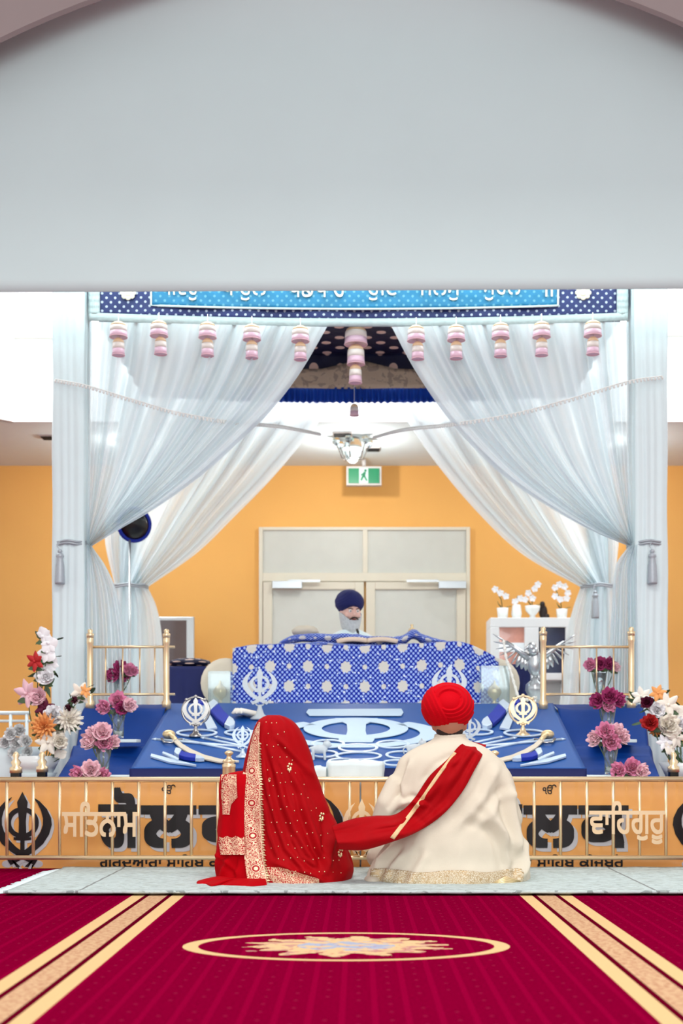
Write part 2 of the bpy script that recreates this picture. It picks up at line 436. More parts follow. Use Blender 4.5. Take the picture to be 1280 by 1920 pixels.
def carpet_mat():
    k = NT('crimson_hall_carpet'); x, y, z = k.xyz(k.co('Object'))
    nz = k.noise(k.co('Object'), 90, 4); big = k.noise(k.co('Object'), 1.6, 3)
    base = k.mix(nz, rgb((98, 0, 30)), rgb((142, 0, 50)))
    base = k.mix(k.mul(big, .25), base, rgb((104, 0, 34)))
    # small woven figure
    fig = k.mul(k.dots(x, y, .16, .10, .006), k.gt(k.noise(k.co('Object'), 6, 2), .42))
    base = k.mix(k.mul(fig, .5), base, rgb((150, 40, 70)))
    rib = k.ma('ABSOLUTE', k.cell(x, .08)); base = k.mix(k.mul(k.lt(rib, .008), .22), base, rgb((170, 6, 62)))
    gold, beige = rgb((216, 180, 130)), rgb((202, 164, 128))
    def band(c, lo, hi, col, src):
        dx = k.ma('ABSOLUTE', k.ma('SUBTRACT', x, c))
        return k.mix(k.mul(k.gt(dx, lo), k.lt(dx, hi)), src, col)
    out = base
    pn = k.noise(k.co('Object'), 55, 3); bei = k.mix(k.gt(pn, .52), beige, rgb((186, 140, 108)))
    for c in (-.877, .820, 4.2, -4.2):
        out = band(c, -1, .114, rgb((92, 2, 26)), out)
        out = band(c, .060, .114, gold, out); out = band(c, -1, .040, bei, out)
    # oval
    X = k.ma('DIVIDE', k.ma('SUBTRACT', x, -.04), .532); Y = k.ma('DIVIDE', k.ma('SUBTRACT', y, 4.345), .315)
    r = k.length(X, Y)
    out = k.mix(k.mul(k.lt(r, 1.0), k.gt(r, .905)), out, gold)
    an = k.ma('ARCTAN2', Y, X)
    X2 = k.mul(X, 1.5); Y2 = k.mul(Y, 1.35); r2 = k.length(X2, Y2)
    lob = k.ma('MULTIPLY_ADD', k.ma('SINE', k.mul(an, 14.0)), .12, .84)
    lob = k.ma('ADD', lob, k.mul(k.ma('SUBTRACT', k.noise(k.comb(X, Y), 9, 2), .5), .5))
    med = k.lt(r2, lob)
    n3 = k.noise(k.comb(X, Y), 7, 3)
    mc = k.mix(k.gt(n3, .56), rgb((212, 178, 134)), rgb((186, 134, 124)))
    mc = k.mix(k.mul(k.lt(r2, .45), k.gt(n3, .47)), mc, rgb((160, 166, 186)))
    mc = k.mix(k.mul(k.gt(k.noise(k.comb(X, Y), 16, 3), .63), .7), mc, rgb((180, 60, 80)))
    out = k.mix(med, out, mc)
    k.put(k.b.inputs['Base Color'], out); k.b.inputs['Roughness'].default_value = .95
    k.b.inputs['Specular IOR Level'].default_value = 0
    k.bump(nz, .5, .006); return k.m
m_carpet = carpet_mat()

def rug_mat():
    k = NT('pale_grey_woven_rug'); v = k.co('Object'); x, y, z = k.xyz(v)
    st = k.noise(k.comb(k.mul(x, 6.0), k.mul(y, 40.0)), 3.0, 4, .5)
    c = k.mix(k.gt(st, .58), rgb((192, 204, 202)), rgb((140, 150, 148)))
    c = k.mix(k.mul(k.gt(k.noise(v, 16, 4, 1.5), .56), .5), c, rgb((172, 182, 176)))
    dx = k.ma('ABSOLUTE', k.ma('SUBTRACT', k.ma('ABSOLUTE', k.ma('SUBTRACT', x, .04)), 1.27))
    c = k.mix(k.lt(dx, .006), c, rgb((130, 134, 132)))
    dy = k.ma('ABSOLUTE', k.ma('SUBTRACT', k.ma('ABSOLUTE', k.ma('SUBTRACT', y, 6.4)), .5))
    c = k.mix(k.mul(k.lt(dy, .008), .5), c, rgb((140, 146, 144)))
    k.put(k.b.inputs['Base Color'], c); k.b.inputs['Roughness'].default_value = .95
    k.bump(st, .5, .005); return k.m
m_rug = rug_mat()

def dotted(name, base, dot, pa, pb, r, extra=None):
    k = NT(name); u, v, _ = k.xyz(k.co('UV'))
    f = k.dots(u, v, pa, pb, r)
    nz = k.noise(k.comb(u, v), 6, 3)
    b = k.mix(nz, rgb(base), rgb(tuple(min(255, int(c * 1.25) + 6) for c in base)))
    k.put(k.b.inputs['Base Color'], k.mix(f, b, rgb(dot))); k.b.inputs['Roughness'].default_value = .5
    k.bump(nz, .5, .03); return k.m
m_val_navy = dotted('navy_dotted_valance', (10, 22, 80), (190, 196, 212), .058, .058, .0085)
m_val_cyan = dotted('turquoise_dotted_panel', (14, 100, 138), (96, 158, 180), .06, .06, .0085)
m_under = dotted('navy_canopy_lining', (8, 12, 46), (240, 205, 190), .22, .26, .038)

def gauze():
    k = NT('silver_braid'); u, v, _ = k.xyz(k.co('UV'))
    w = k.ma('SINE', k.mul(v, 120.0)); nz = k.noise(k.comb(k.mul(u, 60), k.mul(v, 20)), 1, 3)
    k.put(k.b.inputs['Base Color'], k.mix(nz, rgb((156, 172, 174)), rgb((206, 216, 214)))); k.b.inputs['Roughness'].default_value = .45
    k.bump(k.ma('ADD', w, nz), .3, .006); return k.m
m_braid = gauze()
def lining_border():
    k = NT('beige_embroidered_lining'); u, v, _ = k.xyz(k.co('UV'))
    n = k.noise(k.comb(u, v), 14, 4, 1.0)
    c = k.mix(k.gt(n, .55), rgb((206, 186, 160)), rgb((170, 152, 134)))
    k.put(k.b.inputs['Base Color'], c); k.b.inputs['Roughness'].default_value = .7; k.bump(n, .4, .01); return k.m
m_lin = lining_border()
# ------------------------------------------------------------------ the setting
def struct(o): o['kind'] = 'structure'; return o
b = MB(); b.box((0, 6, -.05), (16, 20, .1)); struct(b.build('floor', m_carpet, smooth=False))
BW = 13.4; CB = 11.6; ZC = 3.49
b = MB(); b.box((0, BW + .1, 2.4), (16, .2, 5.0)); struct(b.build('wall_back', m_orange, smooth=False))
# low ceiling over the back of the hall, with chamfered corners of the raised well
b = MB()
xl, xr = -(CX - 28) / F * CB, (1330 - CX) / F * CB
poly = [(-8, BW), (8, BW), (8, 8.9), (xr + .93, 8.9), (xr + .93, CB - .87), (xr + .03, CB + .03), (xl - .03, CB + .03), (xl - .93, CB - .87), (xl - .93, 8.9), (-8, 8.9)]
b.prism(poly, lambda x, y, h: Vector((x, y, h)), ZC, ZC + .12); struct(b.build('ceiling', mat('ceiling_paint', (222, 238, 242), .8, var=.02), smooth=False))
def wellwall(p, q, nm, zs=ZC, zt=6.3):
    p, q = Vector(p), Vector(q); d = (q - p).normalized(); n = Vector((-d.y, d.x, 0)) * .06
    b = MB(); b.add([Vector((v.x, v.y, z)) for z in (zs, zt) for v in (p, q, q + n, p + n)],
          [(0, 3, 2, 1), (4, 5, 6, 7), (0, 1, 5, 4), (1, 2, 6, 5), (2, 3, 7, 6), (3, 0, 4, 7)])
    return struct(b.build(nm, m_white, smooth=False))
wellwall((xl, CB, 0), (xr, CB, 0), 'wall_rear_well', ZC + .001)
wellwall((xl - .9, CB - .9, 0), (xl, CB, 0), 'wall_left_well')
wellwall((xr, CB, 0), (xr + .9, CB - .9, 0), 'wall_right_well')
wellwall((xl - .9, 8.6, 0), (xl - .9, CB - .9, 0), 'wall_far_left_well')
wellwall((xr + .9, CB - .9, 0), (xr + .9, 8.6, 0), 'wall_far_right_well')
for nm, x0, x1, y in (('trim_1', xl - .01, (150 - CX) / F * CB, 633), ('trim_2', (1180 - CX) / F * CB, xr, 629)):
    b = MB(); z = H + (CY - y) / F * CB; b.box(((x0 + x1) / 2, CB - .012, z), (x1 - x0, .03, .014)); struct(b.build(nm, m_frame, smooth=False))
# big pale bulkhead in front of the canopy, curving forward into a vault
BD = 8.3
def bulk(u, v):
    x = lerp(-5, 5, u)
    zb = H + (CY - lerp(552.5, 537, u)) / F * BD
    if v < .06: return Vector((x, lerp(BD + .25, BD, v / .06), zb + .12 * (1 - v / .06)))
    t = (v - .06) / .94
    if t < .45: return Vector((x, BD, lerp(zb, 5.0, t / .45)))
    a = (t - .45) / .55 * pi / 2
    return Vector((x, BD - .30 * (1 - cos(a)), 5.0 + .53 * sin(a)))
b = MB(); b.grid(bulk, 8, 48); struct(b.build('wall_front_bulkhead', m_bulk, smooth=True, solid=.02))
# arched wall nearer to the viewer: only its upper corners show
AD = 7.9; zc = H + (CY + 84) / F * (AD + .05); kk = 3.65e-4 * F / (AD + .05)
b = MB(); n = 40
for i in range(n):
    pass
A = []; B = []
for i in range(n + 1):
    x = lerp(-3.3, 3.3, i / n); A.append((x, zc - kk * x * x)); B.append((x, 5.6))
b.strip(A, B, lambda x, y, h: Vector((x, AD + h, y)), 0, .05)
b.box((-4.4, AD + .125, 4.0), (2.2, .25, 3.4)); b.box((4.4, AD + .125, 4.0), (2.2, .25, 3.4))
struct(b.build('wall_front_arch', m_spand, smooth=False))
b = MB(); b.box((0, 3.75, 5.57), (11, 8.6, .1)); struct(b.build('ceiling_hall', m_bulk, smooth=False))

# double door in the back wall
def bx(b, x0, x1, y0, y1, d, th):
    p, q = P(x0, y0, d), P(x1, y1, d); return b.box(((p.x + q.x) / 2, d + th / 2, (p.z + q.z) / 2), (abs(q.x - p.x), th, abs(q.z - p.z)))
DD = BW - .06; FL = CY + H * F / DD
b = MB()
for r in ((485, 492, 988, FL), (874, 881, 988, FL), (492, 874, 988, 994), (492, 874, 1074, 1090), (680, 689, 994, 1074)): bx(b, *r, DD, .06)
door = struct(b.build('door_1', m_frame, smooth=False, bevel=.004))
for (x0, x1) in ((493, 682), (686, 873)):
    b = MB(); lx0, lx1 = x0 + 17, x1 - 17
    for r in ((x0, lx0, 1091, FL - 2), (lx1, x1, 1091, FL - 2), (lx0, lx1, 1091, 1105), (lx0, lx1, FL - 30, FL - 2)): bx(b, *r, DD - .01, .05)
    lf = b.build('door_leaf', m_frame, door, smooth=False, bevel=.004)
    b = MB(); bx(b, lx0, lx1, 1105, FL - 30, DD + .01, .01); b.build('door_pane', m_doorglass, lf, smooth=False)
for (x0, x1) in ((492, 680), (689, 874)):
    b = MB(); bx(b, x0, x1, 994, 1074, DD + .02, .01); b.build('transom_pane', m_doorglass, door, smooth=False)
for (x0, x1, a0, a1, y) in ((510, 566, 540, 600, 1096), (822, 874, 762, 822, 1096)):
    b = MB(); bx(b, x0, x1, y - 7, y + 7, DD - .07, .05); cl = b.build('door_closer', m_steel, door, smooth=False, bevel=.004)
    b = MB(); bx(b, a0, a1, y - 9, y - 5, DD - .06, .02); b.build('closer_arm', m_steel, cl, smooth=False)

# exit sign
es = thing('exit_sign', 'small green and white exit sign under the rear ceiling', 'sign', P(682, 907, 12.9))
b = MB(); bx(b, 649, 715, 874, 910, 12.9, .08); b.build('housing', m_signbox, es, smooth=False, bevel=.006)
b = MB(); bx(b, 653, 711, 878, 906, 12.888, .01); fc = b.build('green_panel', m_green, es, smooth=False)
b = MB(); bx(b, 673, 690, 878, 906, 12.883, .006); dr = b.build('white_door_mark', m_signw, fc, smooth=False)
b = MB(); mp = lambda x, y, h: P(x, y, 12.88 - h)
b.strip([(682, 884), (679, 892)], [(686, 885), (684, 893)], mp, 0, .003); b.strip([(679, 891), (675, 900)], [(683, 892), (678, 902)], mp, 0, .003)
b.strip([(681, 892), (686, 902)], [(684, 891), (689, 901)], mp, 0, .003); b.strip([(681, 886), (676, 890)], [(682, 888), (677, 892)], mp, 0, .003)
b.ball(P(685, 882, 12.878), .012); b.build('running_figure', m_green, fc, smooth=False)
b = MB(); b.tube([P(682, 874, 12.94), P(682, 862, 12.94)], .02); b.build('mount', m_signbox, es)
for i, (x0, x1, y, lb) in enumerate(((78, 108, 819, 'dark slot vent in the ceiling left of the white pillar'), (624, 660, 813, 'dark slot vent in the ceiling above the chandelier'), (685, 712, 841, 'dark slot vent in the ceiling right of the chandelier'))):
    d = (ZC - H) * F / (CY - y); t = thing('ceiling_vent', lb, 'vent', P((x0 + x1) / 2, y, d))
    b = MB(); c = P((x0 + x1) / 2, y, d); b.box((c.x, d, ZC - .005), ((x1 - x0) / F * d, .16, .012)); b.build('frame', m_signbox, t, smooth=False)
    b = MB()
    for k in range(3): b.box((c.x, d - .045 + k * .045, ZC - .014), ((x1 - x0) / F * d * .92, .03, .008))
    b.build('slot', m_dark, t, smooth=False)

# ------------------------------------------------------------------ rug
b = MB(); x0, x1, y0, y1 = -1.55, 1.72, 5.82, 7.0
b.grid(lambda u, v: Vector((lerp(x0, x1, u), lerp(y0, y1, v), .012 + .0015 * sin(u * 90) * sin(v * 40) + .006 * (abs(v - .5) > .48))), 120, 40)
rug = b.build('rug', m_rug, smooth=True, solid=.012)
tag(rug, 'pale grey woven rug under the seated couple with fringed ends', 'rug')
b = MB()
for e, sx in ((x0, -1), (x1, 1)):
    for i in range(95):
        y = lerp(y0 + .01, y1 - .01, i / 94) + rnd.uniform(-.004, .004)
        L = rnd.uniform(.06, .09)
        b.tube([(e, y, .012), (e + sx * L * .5, y + rnd.uniform(-.01, .01), .009), (e + sx * L, y + rnd.uniform(-.015, .015), .005)], .0028, 5)
fr = b.build('fringe', m_satin, None); fr.parent = rug; fr['kind'] = 'stuff'

# ------------------------------------------------------------------ khanda emblem outlines (unit height)
def khanda(b, mp, h0, h1, ring=True, swords=True):
    """mp takes x in about -.42...42 and y in 0..1"""
    cen = [(1.0, .002), (.94, .03), (.86, .07), (.79, .062), (.6, .045), (.44, .05), (.385, .03), (.38, .115), (.345, .115), (.335, .028), (.18, .028), (.15, .05), (.11, .05), (.08, .01)]
    t = h1 - h0; b.strip([(-w, y) for y, w in cen], [(w, y) for y, w in cen], mp, h0 - .04 * t, h1 + .12 * t)
    if ring:
        A = []; B = []
        for i in range(33):
            a = 2 * pi * i / 32 + .001; A.append((.215 * cos(a), .58 + .215 * sin(a))); B.append((.150 * cos(a), .58 + .150 * sin(a)))
        b.strip(A, B, mp, h0, h1)
    if swords:
        O = [(.14, .93), (.23, .87), (.32, .77), (.375, .65), (.385, .55), (.35, .42), (.27, .29), (.16, .19), (.03, .10), (-.10, .03), (-.155, .0)]
        I = [(.139, .925), (.20, .84), (.245, .74), (.27, .64), (.268, .55), (.24, .46), (.17, .34), (.08, .245), (-.03, .165), (-.14, .10), (-.20, .075)]
        for sx in (1, -1):
            b.strip([(x * sx, y) for x, y in O], [(x * sx, y) for x, y in I], mp, h0 - .02 * sx * t, h1 + .05 * sx * t)
        for sx in (1, -1):
            b.strip([(sx * -.09, .035), (sx * -.075, -.03), (sx * -.03, -.02)], [(sx * -.13, .07), (sx * -.135, .06), (sx * -.15, .10)], mp, h0 - (.06 + .02 * sx) * t, h1 + (.18 + .03 * sx) * t)

# ------------------------------------------------------------------ banner boards behind the rail
PD = 7.15
mpf = lambda d: (lambda x, y, h: P(x, y, d - h))
m_board = mat('glossy_amber_board', (232, 168, 96), .16, var=.05, scale=2, coat=.6)
FY = CY + H * F / PD
def board(x0, x1, label, khs, golak, text, ek):
    t = thing('signboard', label, 'signboard', P((x0 + x1) / 2, FY - .1, PD))
    b = MB(); bx(b, x0, x1, 1459, FY - .3, PD, .03); b.build('panel', m_board, t, smooth=False, bevel=.003)
    for cx in khs:
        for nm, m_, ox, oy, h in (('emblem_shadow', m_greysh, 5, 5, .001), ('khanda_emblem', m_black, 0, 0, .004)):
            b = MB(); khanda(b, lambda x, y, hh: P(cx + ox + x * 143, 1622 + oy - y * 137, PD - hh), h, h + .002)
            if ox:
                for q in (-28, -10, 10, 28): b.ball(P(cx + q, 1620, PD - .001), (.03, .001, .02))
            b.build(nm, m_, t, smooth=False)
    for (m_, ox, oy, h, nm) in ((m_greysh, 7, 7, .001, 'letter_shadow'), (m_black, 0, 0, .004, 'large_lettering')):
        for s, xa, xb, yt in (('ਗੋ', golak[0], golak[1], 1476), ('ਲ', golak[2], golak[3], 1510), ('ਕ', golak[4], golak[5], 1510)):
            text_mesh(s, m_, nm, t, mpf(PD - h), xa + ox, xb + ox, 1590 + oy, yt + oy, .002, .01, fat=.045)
    text_mesh('ਗੁਰਦੁਆਰਾ ਸਾਹਿਬ ਕੀਜ਼ਬਰੋ'.replace('ਹਿ', 'ਿਹ'), m_black, 'small_lettering', t, mpf(PD - .001), text[0], text[1], 1632, 1602, .002, .01, fat=.02)
    for cx in ek: text_mesh('ੴ', m_black, 'small_symbol', t, mpf(PD - .001), cx - 13, cx + 13, 1489, 1471, .002, 0, fat=.012)
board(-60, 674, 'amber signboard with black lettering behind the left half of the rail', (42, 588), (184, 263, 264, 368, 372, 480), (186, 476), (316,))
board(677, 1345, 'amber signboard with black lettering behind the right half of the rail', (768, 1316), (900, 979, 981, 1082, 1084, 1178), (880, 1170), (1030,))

# ------------------------------------------------------------------ brass front rail
RD = 6.98
rail = thing('brass_rail', 'long low brass rail with upright bars and brass letters before the signboards', 'railing', P(640, CY + H * F / RD, RD))
b = MB(); b.tube([P(-60, 1462, RD), P(1345, 1461, RD)], .0145, 14); b.build('top_bar', m_brass, rail)
b = MB(); b.tube([P(-60, 1608, RD), P(1345, 1608, RD)], .012, 14); b.build('bottom_bar', m_brass, rail)
for i in range(28):
    x = 13 + 49.4 * (i - 1); b = MB(); b.tube([P(x, 1463, RD), P(x, 1607, RD)], .0085, 10); b.build('upright_bar', m_brass, rail)
for x in (-58, 428, 928, 1343):
    b = MB(); b.lathe([(.020, 0), (.020, .54)], (P(x, 0, RD).x, RD + .03, 0), 14)
    ps = b.build('post', m_brass, rail); X = P(x, 0, RD).x
    b = MB(); z = H + (CY - 1455) / F * RD
    k = .001 * RD / F * 1000
    b.lathe([(.030, z - .01), (.034, z), (.034, z + .04), (.036, z + .045), (.036, z + .06), (.026, z + .066), (.036, z + .074), (.03, z + .083), (.014, z + .093), (.012, z + .108), (.022, z + .114), (.024, z + .124), (.012, z + .132), (.002, z + .134)], (X, RD + .03, 0), 18)
    b.build('finial', m_brass, ps)
text_mesh('ਸਿਤਨਾਮ', m_brass, 'brass_lettering', rail, mpf(RD - .012), 116, 259, 1569, 1503, .02, .0, fat=.022)
text_mesh('ਵਾਿਹਗੁਰੂ', m_brass, 'brass_lettering', rail, mpf(RD - .012), 1104, 1247, 1583, 1502, .02, .0, fat=.022)
b = MB(); khanda(b, lambda x, y, h: P(678 + x * 92, 1602 - y * 104, RD - .01 - h), 0, .018); b.build('brass_khanda', m_brass, rail, smooth=False)
# returns of the rail at both sides: black rails with brass finials
for (pa, pb, da, db, lb) in ((30, 79, 7.3, 7.62, 'black and brass side rail behind the left end of the front rail'), (1322, 1262, 7.3, 7.62, 'black and brass side rail behind the right end of the front rail')):
    A_, B_ = P(pa, 1440, da), P(pb, 1436, db); A_.z = B_.z = .5
    t = thing('side_rail', lb, 'railing', ((A_.x + B_.x) / 2, (A_.y + B_.y) / 2, 0))
    far = B_ + (B_ - A_) * 1.2; near = A_ - (B_ - A_) * .5
    b = MB(); b.tube([A_ - Vector((0, 0, .03)), B_ - Vector((0, 0, .03))], .012); b.build('top_bar', m_black, t)
    b = MB(); b.tube([A_ - Vector((0, 0, .42)), B_ - Vector((0, 0, .42))], .012); b.build('bottom_bar', m_black, t)
    for j in range(1, 7):
        q = A_.lerp(B_, j / 7); b = MB(); b.tube([(q.x, q.y, .08), (q.x, q.y, .47)], .006, 8); b.build('upright_bar', m_brass, t)
    for q in (A_, B_):
        b = MB(); b.box((q.x, q.y, .27), (.05, .05, .54)); ps = b.build('post', m_black, t, smooth=False, bevel=.004)
        z = .54; b = MB(); b.lathe([(.034, z - .03), (.034, z), (.02, z + .008), (.028, z + .03), (.012, z + .05), (.02, z + .066), (.012, z + .082), (.001, z + .088)], (q.x, q.y, 0), 16); b.build('finial', m_brass, ps)

# ------------------------------------------------------------------ altar ramp
D0, Z0, D1, Z1 = 7.45, .527, 8.85, .941
K = (Z1 - Z0) / (D1 - D0)
nrmB = Vector((0, -K, 1)).normalized()
def BP(px, py, h=0.0):
    d = (Z0 - K * D0 - H) / ((CY - py) / F - K); return P(px, py, d) + nrmB * h
t = thing('weapons_platform', 'sloping blue satin covered platform laid with swords and steel rings', 'platform', (0, 8.1, 0))
b = MB()
xl0, xr0, xl1, xr1 = -1.272, 1.267, -1.246, 1.290
b.add([(xl0, D0, 0), (xr0, D0, 0), (xr1, D1, 0), (xl1, D1, 0), (xl0, D0, Z0 - .004), (xr0, D0, Z0 - .004), (xr1, D1, Z1 - .004), (xl1, D1, Z1 - .004)],
      [(0, 3, 2, 1), (4, 5, 6, 7), (0, 1, 5, 4), (1, 2, 6, 5), (2, 3, 7, 6), (3, 0, 4, 7)])
b.build('base', m_navyd, t, smooth=False)
b = MB()
def cloth(u, v):
    x = lerp(lerp(xl0, xl1, v), lerp(xr0, xr1, v), u); 
    w = .004 * noise.noise(Vector((x * 3, v * 5, 0))) + .002 * sin(x * 9 + v * 4)
    e = min(u, 1 - u)
    return Vector((x, lerp(D0 - .008, D1, v), lerp(Z0, Z1, v) + .004 + w * min(1, e * 20)))
b.grid(cloth, 90, 50); b.build('satin_cover', mat('slate_blue_satin', (18, 78, 152), .45, var=.08, scale=4, spec=.3), t, solid=.004)
b = MB()
b.grid(lambda u, v: Vector((lerp(xl0 - .005, xr0 + .005, u), D0 - .012 - .004 * sin(u * 60) * v, lerp(Z0 + .006, .05, v))), 160, 6); b.build('front_skirt', m_navyd, t, solid=.004)
m_emblem = mat('pale_blue_applique', (186, 208, 226), .5, var=.04)
mpB = lambda x, y, h: BP(x, y, h + .012)
# appliqued emblem on the cloth
b = MB()
def ering(b, cx, cy, rx, ry, tx, ty, h0=0, h1=.004, a0=0, a1=2 * pi, n=48, mp=mpB):
    A = [(cx + rx * cos(lerp(a0, a1, i / n)), cy + ry * sin(lerp(a0, a1, i / n))) for i in range(n + 1)]
    B = [(cx + (rx - tx) * cos(lerp(a0, a1, i / n)), cy + (ry - ty) * sin(lerp(a0, a1, i / n))) for i in range(n + 1)]
    b.strip(A, B, mp, h0, h1)
ering(b, 667, 1370, 98, 20, 34, 7); ering(b, 667, 1379, 158, 27, 38, 6.5, a0=-.9, a1=pi + .9)
cen = [(1351, 40), (1356, 30), (1362, 18), (1375, 17), (1386, 20), (1390, 34), (1396, 30)]
b.strip([(668 - w, y) for y, w in cen], [(668 + w, y) for y, w in cen], mpB, 0, .005)
b.prism([(578, 1334), (752, 1333), (756, 1340), (752, 1346), (580, 1346), (574, 1340)], mpB, 0, .004)
b.build('applique_emblem', m_emblem, t, smooth=False)
# side ramps with two steps each
def sideramp(sgn, label):
    xi0, xi1 = (xl0 - .003, xl1 - .003) if sgn < 0 else (xr0 + .003, xr1 + .003)
    xo0, xo1 = (-1.70, -1.81) if sgn < 0 else (1.70, 1.885)
    t = thing('side_steps', label, 'platform', ((xi0 + xo0) / 2, 8.1, 0))
    prof = [(D0 + .02, .05), (D0 + .03, Z0 - .10), (D0 + .04, Z0 - .055), (D0 + .62, .60), (D0 + .70, .655), (D0 + .72, .66), (D0 + .90, .655), (D1 - .22, .90), (D1 - .02, .935), (D1, .938)]
    def f(u, v):
        d, z = poly_lin(prof, v); w = (d - D0) / (D1 - D0)
        x = lerp(lerp(xi0, xi1, w), lerp(xo0, xo1, w), u)
        fold = .012 * noise.noise(Vector((x * 5, d * 4, 3 * sgn))) + .010 * noise.noise(Vector((x * 2 + d * 7, d * 2, 9)))
        if u > .98: z -= .03
        return Vector((x, d, z + fold * min(1, 6 * min(u, 1 - u))))
    b = MB(); b.grid(f, 40, 70); b.build('satin_cover', m_navy, t, solid=.004)
    b = MB()
    def side(u, v):
        q = f(1.0, u); return Vector((q.x + sgn * .01 * sin(u * 60) * v, q.y, lerp(q.z, .02, v)))
    b.grid(side, 70, 8); b.build('side_drape', m_navy, t, solid=.004)
    return t
def poly_lin(pts, t):
    L = [0]
    for i in range(1, len(pts)): L.append(L[-1] + (Vector(pts[i]) - Vector(pts[i-1])).length)
    t *= L[-1]
    for i in range(1, len(pts)):
        if t <= L[i] + 1e-9:
            s = (t - L[i-1]) / (L[i] - L[i-1]); return lerp(pts[i-1][0], pts[i][0], s), lerp(pts[i-1][1], pts[i][1], s)
    return pts[-1]
sideramp(-1, 'blue satin draped steps left of the weapons platform'); sideramp(1, 'blue satin draped steps right of the weapons platform')
# small white shelves on the steps that carry the vases
def shelf(px, py, d, w, label):
    c = P(px, py, d); b = MB(); b.box(c - Vector((0, -.02, .011)), (w, .16, .02))
    tag(b.build('display_shelf', m_satin, org=c, smooth=False, bevel=.004), label, 'shelf'); return c
# rear platform
b = MB(); b.box((0.02, 10.1, .46), (3.3, 2.44, .92)); o = b.build('rear_platform', m_satin, org=(0.02, 10.1, 0), smooth=False, bevel=.02)
tag(o, 'white cloth covered rear platform under the canopy', 'platform')
# ------------------------------------------------------------------ canopy
CF, CR, ZR = 8.9, 11.1, 3.9
canopy = thing('canopy', 'large blue canopy with turquoise lettered valance above the altar', 'canopy', (0, 10, ZR))
def vbot(px): return 601 + 11.5 * (1 - ((px - 671) / 506) ** 2)
def flat(b, f, nu, nv, s=F / CF):
    b.grid(f, nu, nv, uv=lambda u, v: (f(u, v).x, f(u, v).z))
b = MB()
flat(b, lambda u, v: P(lerp(180, 1162, u), lerp(500, vbot(lerp(180, 1162, u)) - 12, v), CF + .010 * sin(u * 40) * v), 160, 14)
b.build('navy_valance', m_val_navy, canopy, solid=.01)
b = MB(); flat(b, lambda u, v: P(lerp(283, 1046, u), lerp(500, vbot(lerp(283, 1046, u)) - 33, v), CF - .012 + .006 * noise.noise(Vector((u * 40, v * 5, 0)))), 160, 12)
cy_ = b.build('turquoise_panel', m_val_cyan, canopy, solid=.008)
b = MB(); b.tube([P(283, 500, CF - .022)] + [P(x, vbot(x) - 33, CF - .022) for x in range(283, 1047, 20)] + [P(1046, vbot(1046) - 33, CF - .022), P(1046, 500, CF - .022)], .007, 6); b.build('piping', m_satin, cy_)
b = MB(); uvb = lambda L: (lambda u, v: (v * .2, u * L))
b.grid(lambda u, v: P(lerp(166, 1177, u), vbot(lerp(166, 1177, u)) + lerp(-15, 0, v), CF - .02 - .012 * sin(v * pi)), 160, 6, uv=uvb(3.6))
for x0 in (166, 1156): b.grid(lambda u, v: P(x0 + 21 * v, lerp(500, vbot(x0) - 12, u), CF - .016 - .012 * sin(v * pi)), 30, 6, uv=uvb(.4))
b.build('braid_border', m_braid, canopy, solid=.006)
mpV = lambda x, y, h: P(x, y, CF - .022 - h)
m_ltr = mat('cream_applique', (234, 224, 204), .6, var=.05)
for (w, x0, x1, y0, y1) in (('ਪੀਵਹੁ', 300, 372, 563, 503), ('ਪਾਹੁਲ', 414, 500, 563, 521), ('ਖੰਡੇਧਾਰ', 539, 648, 557, 497), ('ਹੁਇ', 688, 745, 563, 507), ('ਜਨਮੁ', 785, 863, 563, 521), ('ਸੁਹੇਲਾ', 905, 986, 563, 500), ('॥', 1022, 1036, 556, 521)):
    text_mesh(w, m_ltr, 'valance_lettering', cy_, mpV, x0, x1, y0, y1, .006, .028)
for cx in (240, 1093):
    b = MB()
    for k in range(8):
        a = 2 * pi * k / 8; b.ball(P(cx + 10 * cos(a), 549 + 9 * sin(a), CF - .015), (.020, .008, .018), 10, 6)
    b.ball(P(cx, 549, CF - .02), (.025, .01, .025), 10, 6); b.build('rosette', m_ltr, canopy)
xw = (1177 - CX) / F * CF; xw0 = (166 - CX) / F * CF
b = MB(); b.grid(lambda u, v: Vector((lerp(xw0, xw, u), lerp(CF, CR + .06, v), ZR + .03 * sin(u * 3.1416) )), 60, 20, uv=lambda u, v: (u * 3.6, v * 2.2)); b.build('lining', m_under, canopy, solid=.01)
b = MB()
b.grid(lambda u, v: Vector((lerp(xw0, xw, u), CR - .02 + .012 * sin(u * 60), lerp(ZR + .06, 3.72, v))), 160, 4, uv=lambda u, v: (u * 3.6, v * .2)); b.build('lining_drop', m_under, canopy, solid=.008)
b = MB()
def zl(u): return 3.68 - .05 * (1 - (2 * u - 1) ** 2)
b.grid(lambda u, v: Vector((lerp(xw0, xw, u), CR - .05 + .01 * sin(u * 30), lerp(3.80 + .07 * max(0, 1 - abs(u - .5) * 12) - .05 * abs(2*u-1), zl(u), v))), 120, 5, uv=lambda u, v: (u * 3.6, v * .2)); b.build('lining_border', m_lin, canopy, solid=.008)
b = MB()
b.grid(lambda u, v: Vector((lerp(xw0, xw, u), CR - .04 + .018 * sin(u * 420 + 1.5 * sin(u * 37)) * (.4 + v), lerp(zl(u) + .01, zl(u) - .115 + .004 * sin(u * 420), v))), 700, 5); b.build('ruffle', mat('blue_satin_ruffle', (24, 78, 190), .4, var=.2), canopy, solid=.004)
for x in (xw0, xw):
    b = MB(); b.grid(lambda u, v: Vector((x + .01 * sin(u * 50), lerp(CF, CR, u), lerp(ZR, 3.6, v))), 60, 5, uv=lambda u, v: (u * 2.2, v * .3)); b.build('side_valance', m_val_navy, canopy, solid=.008)

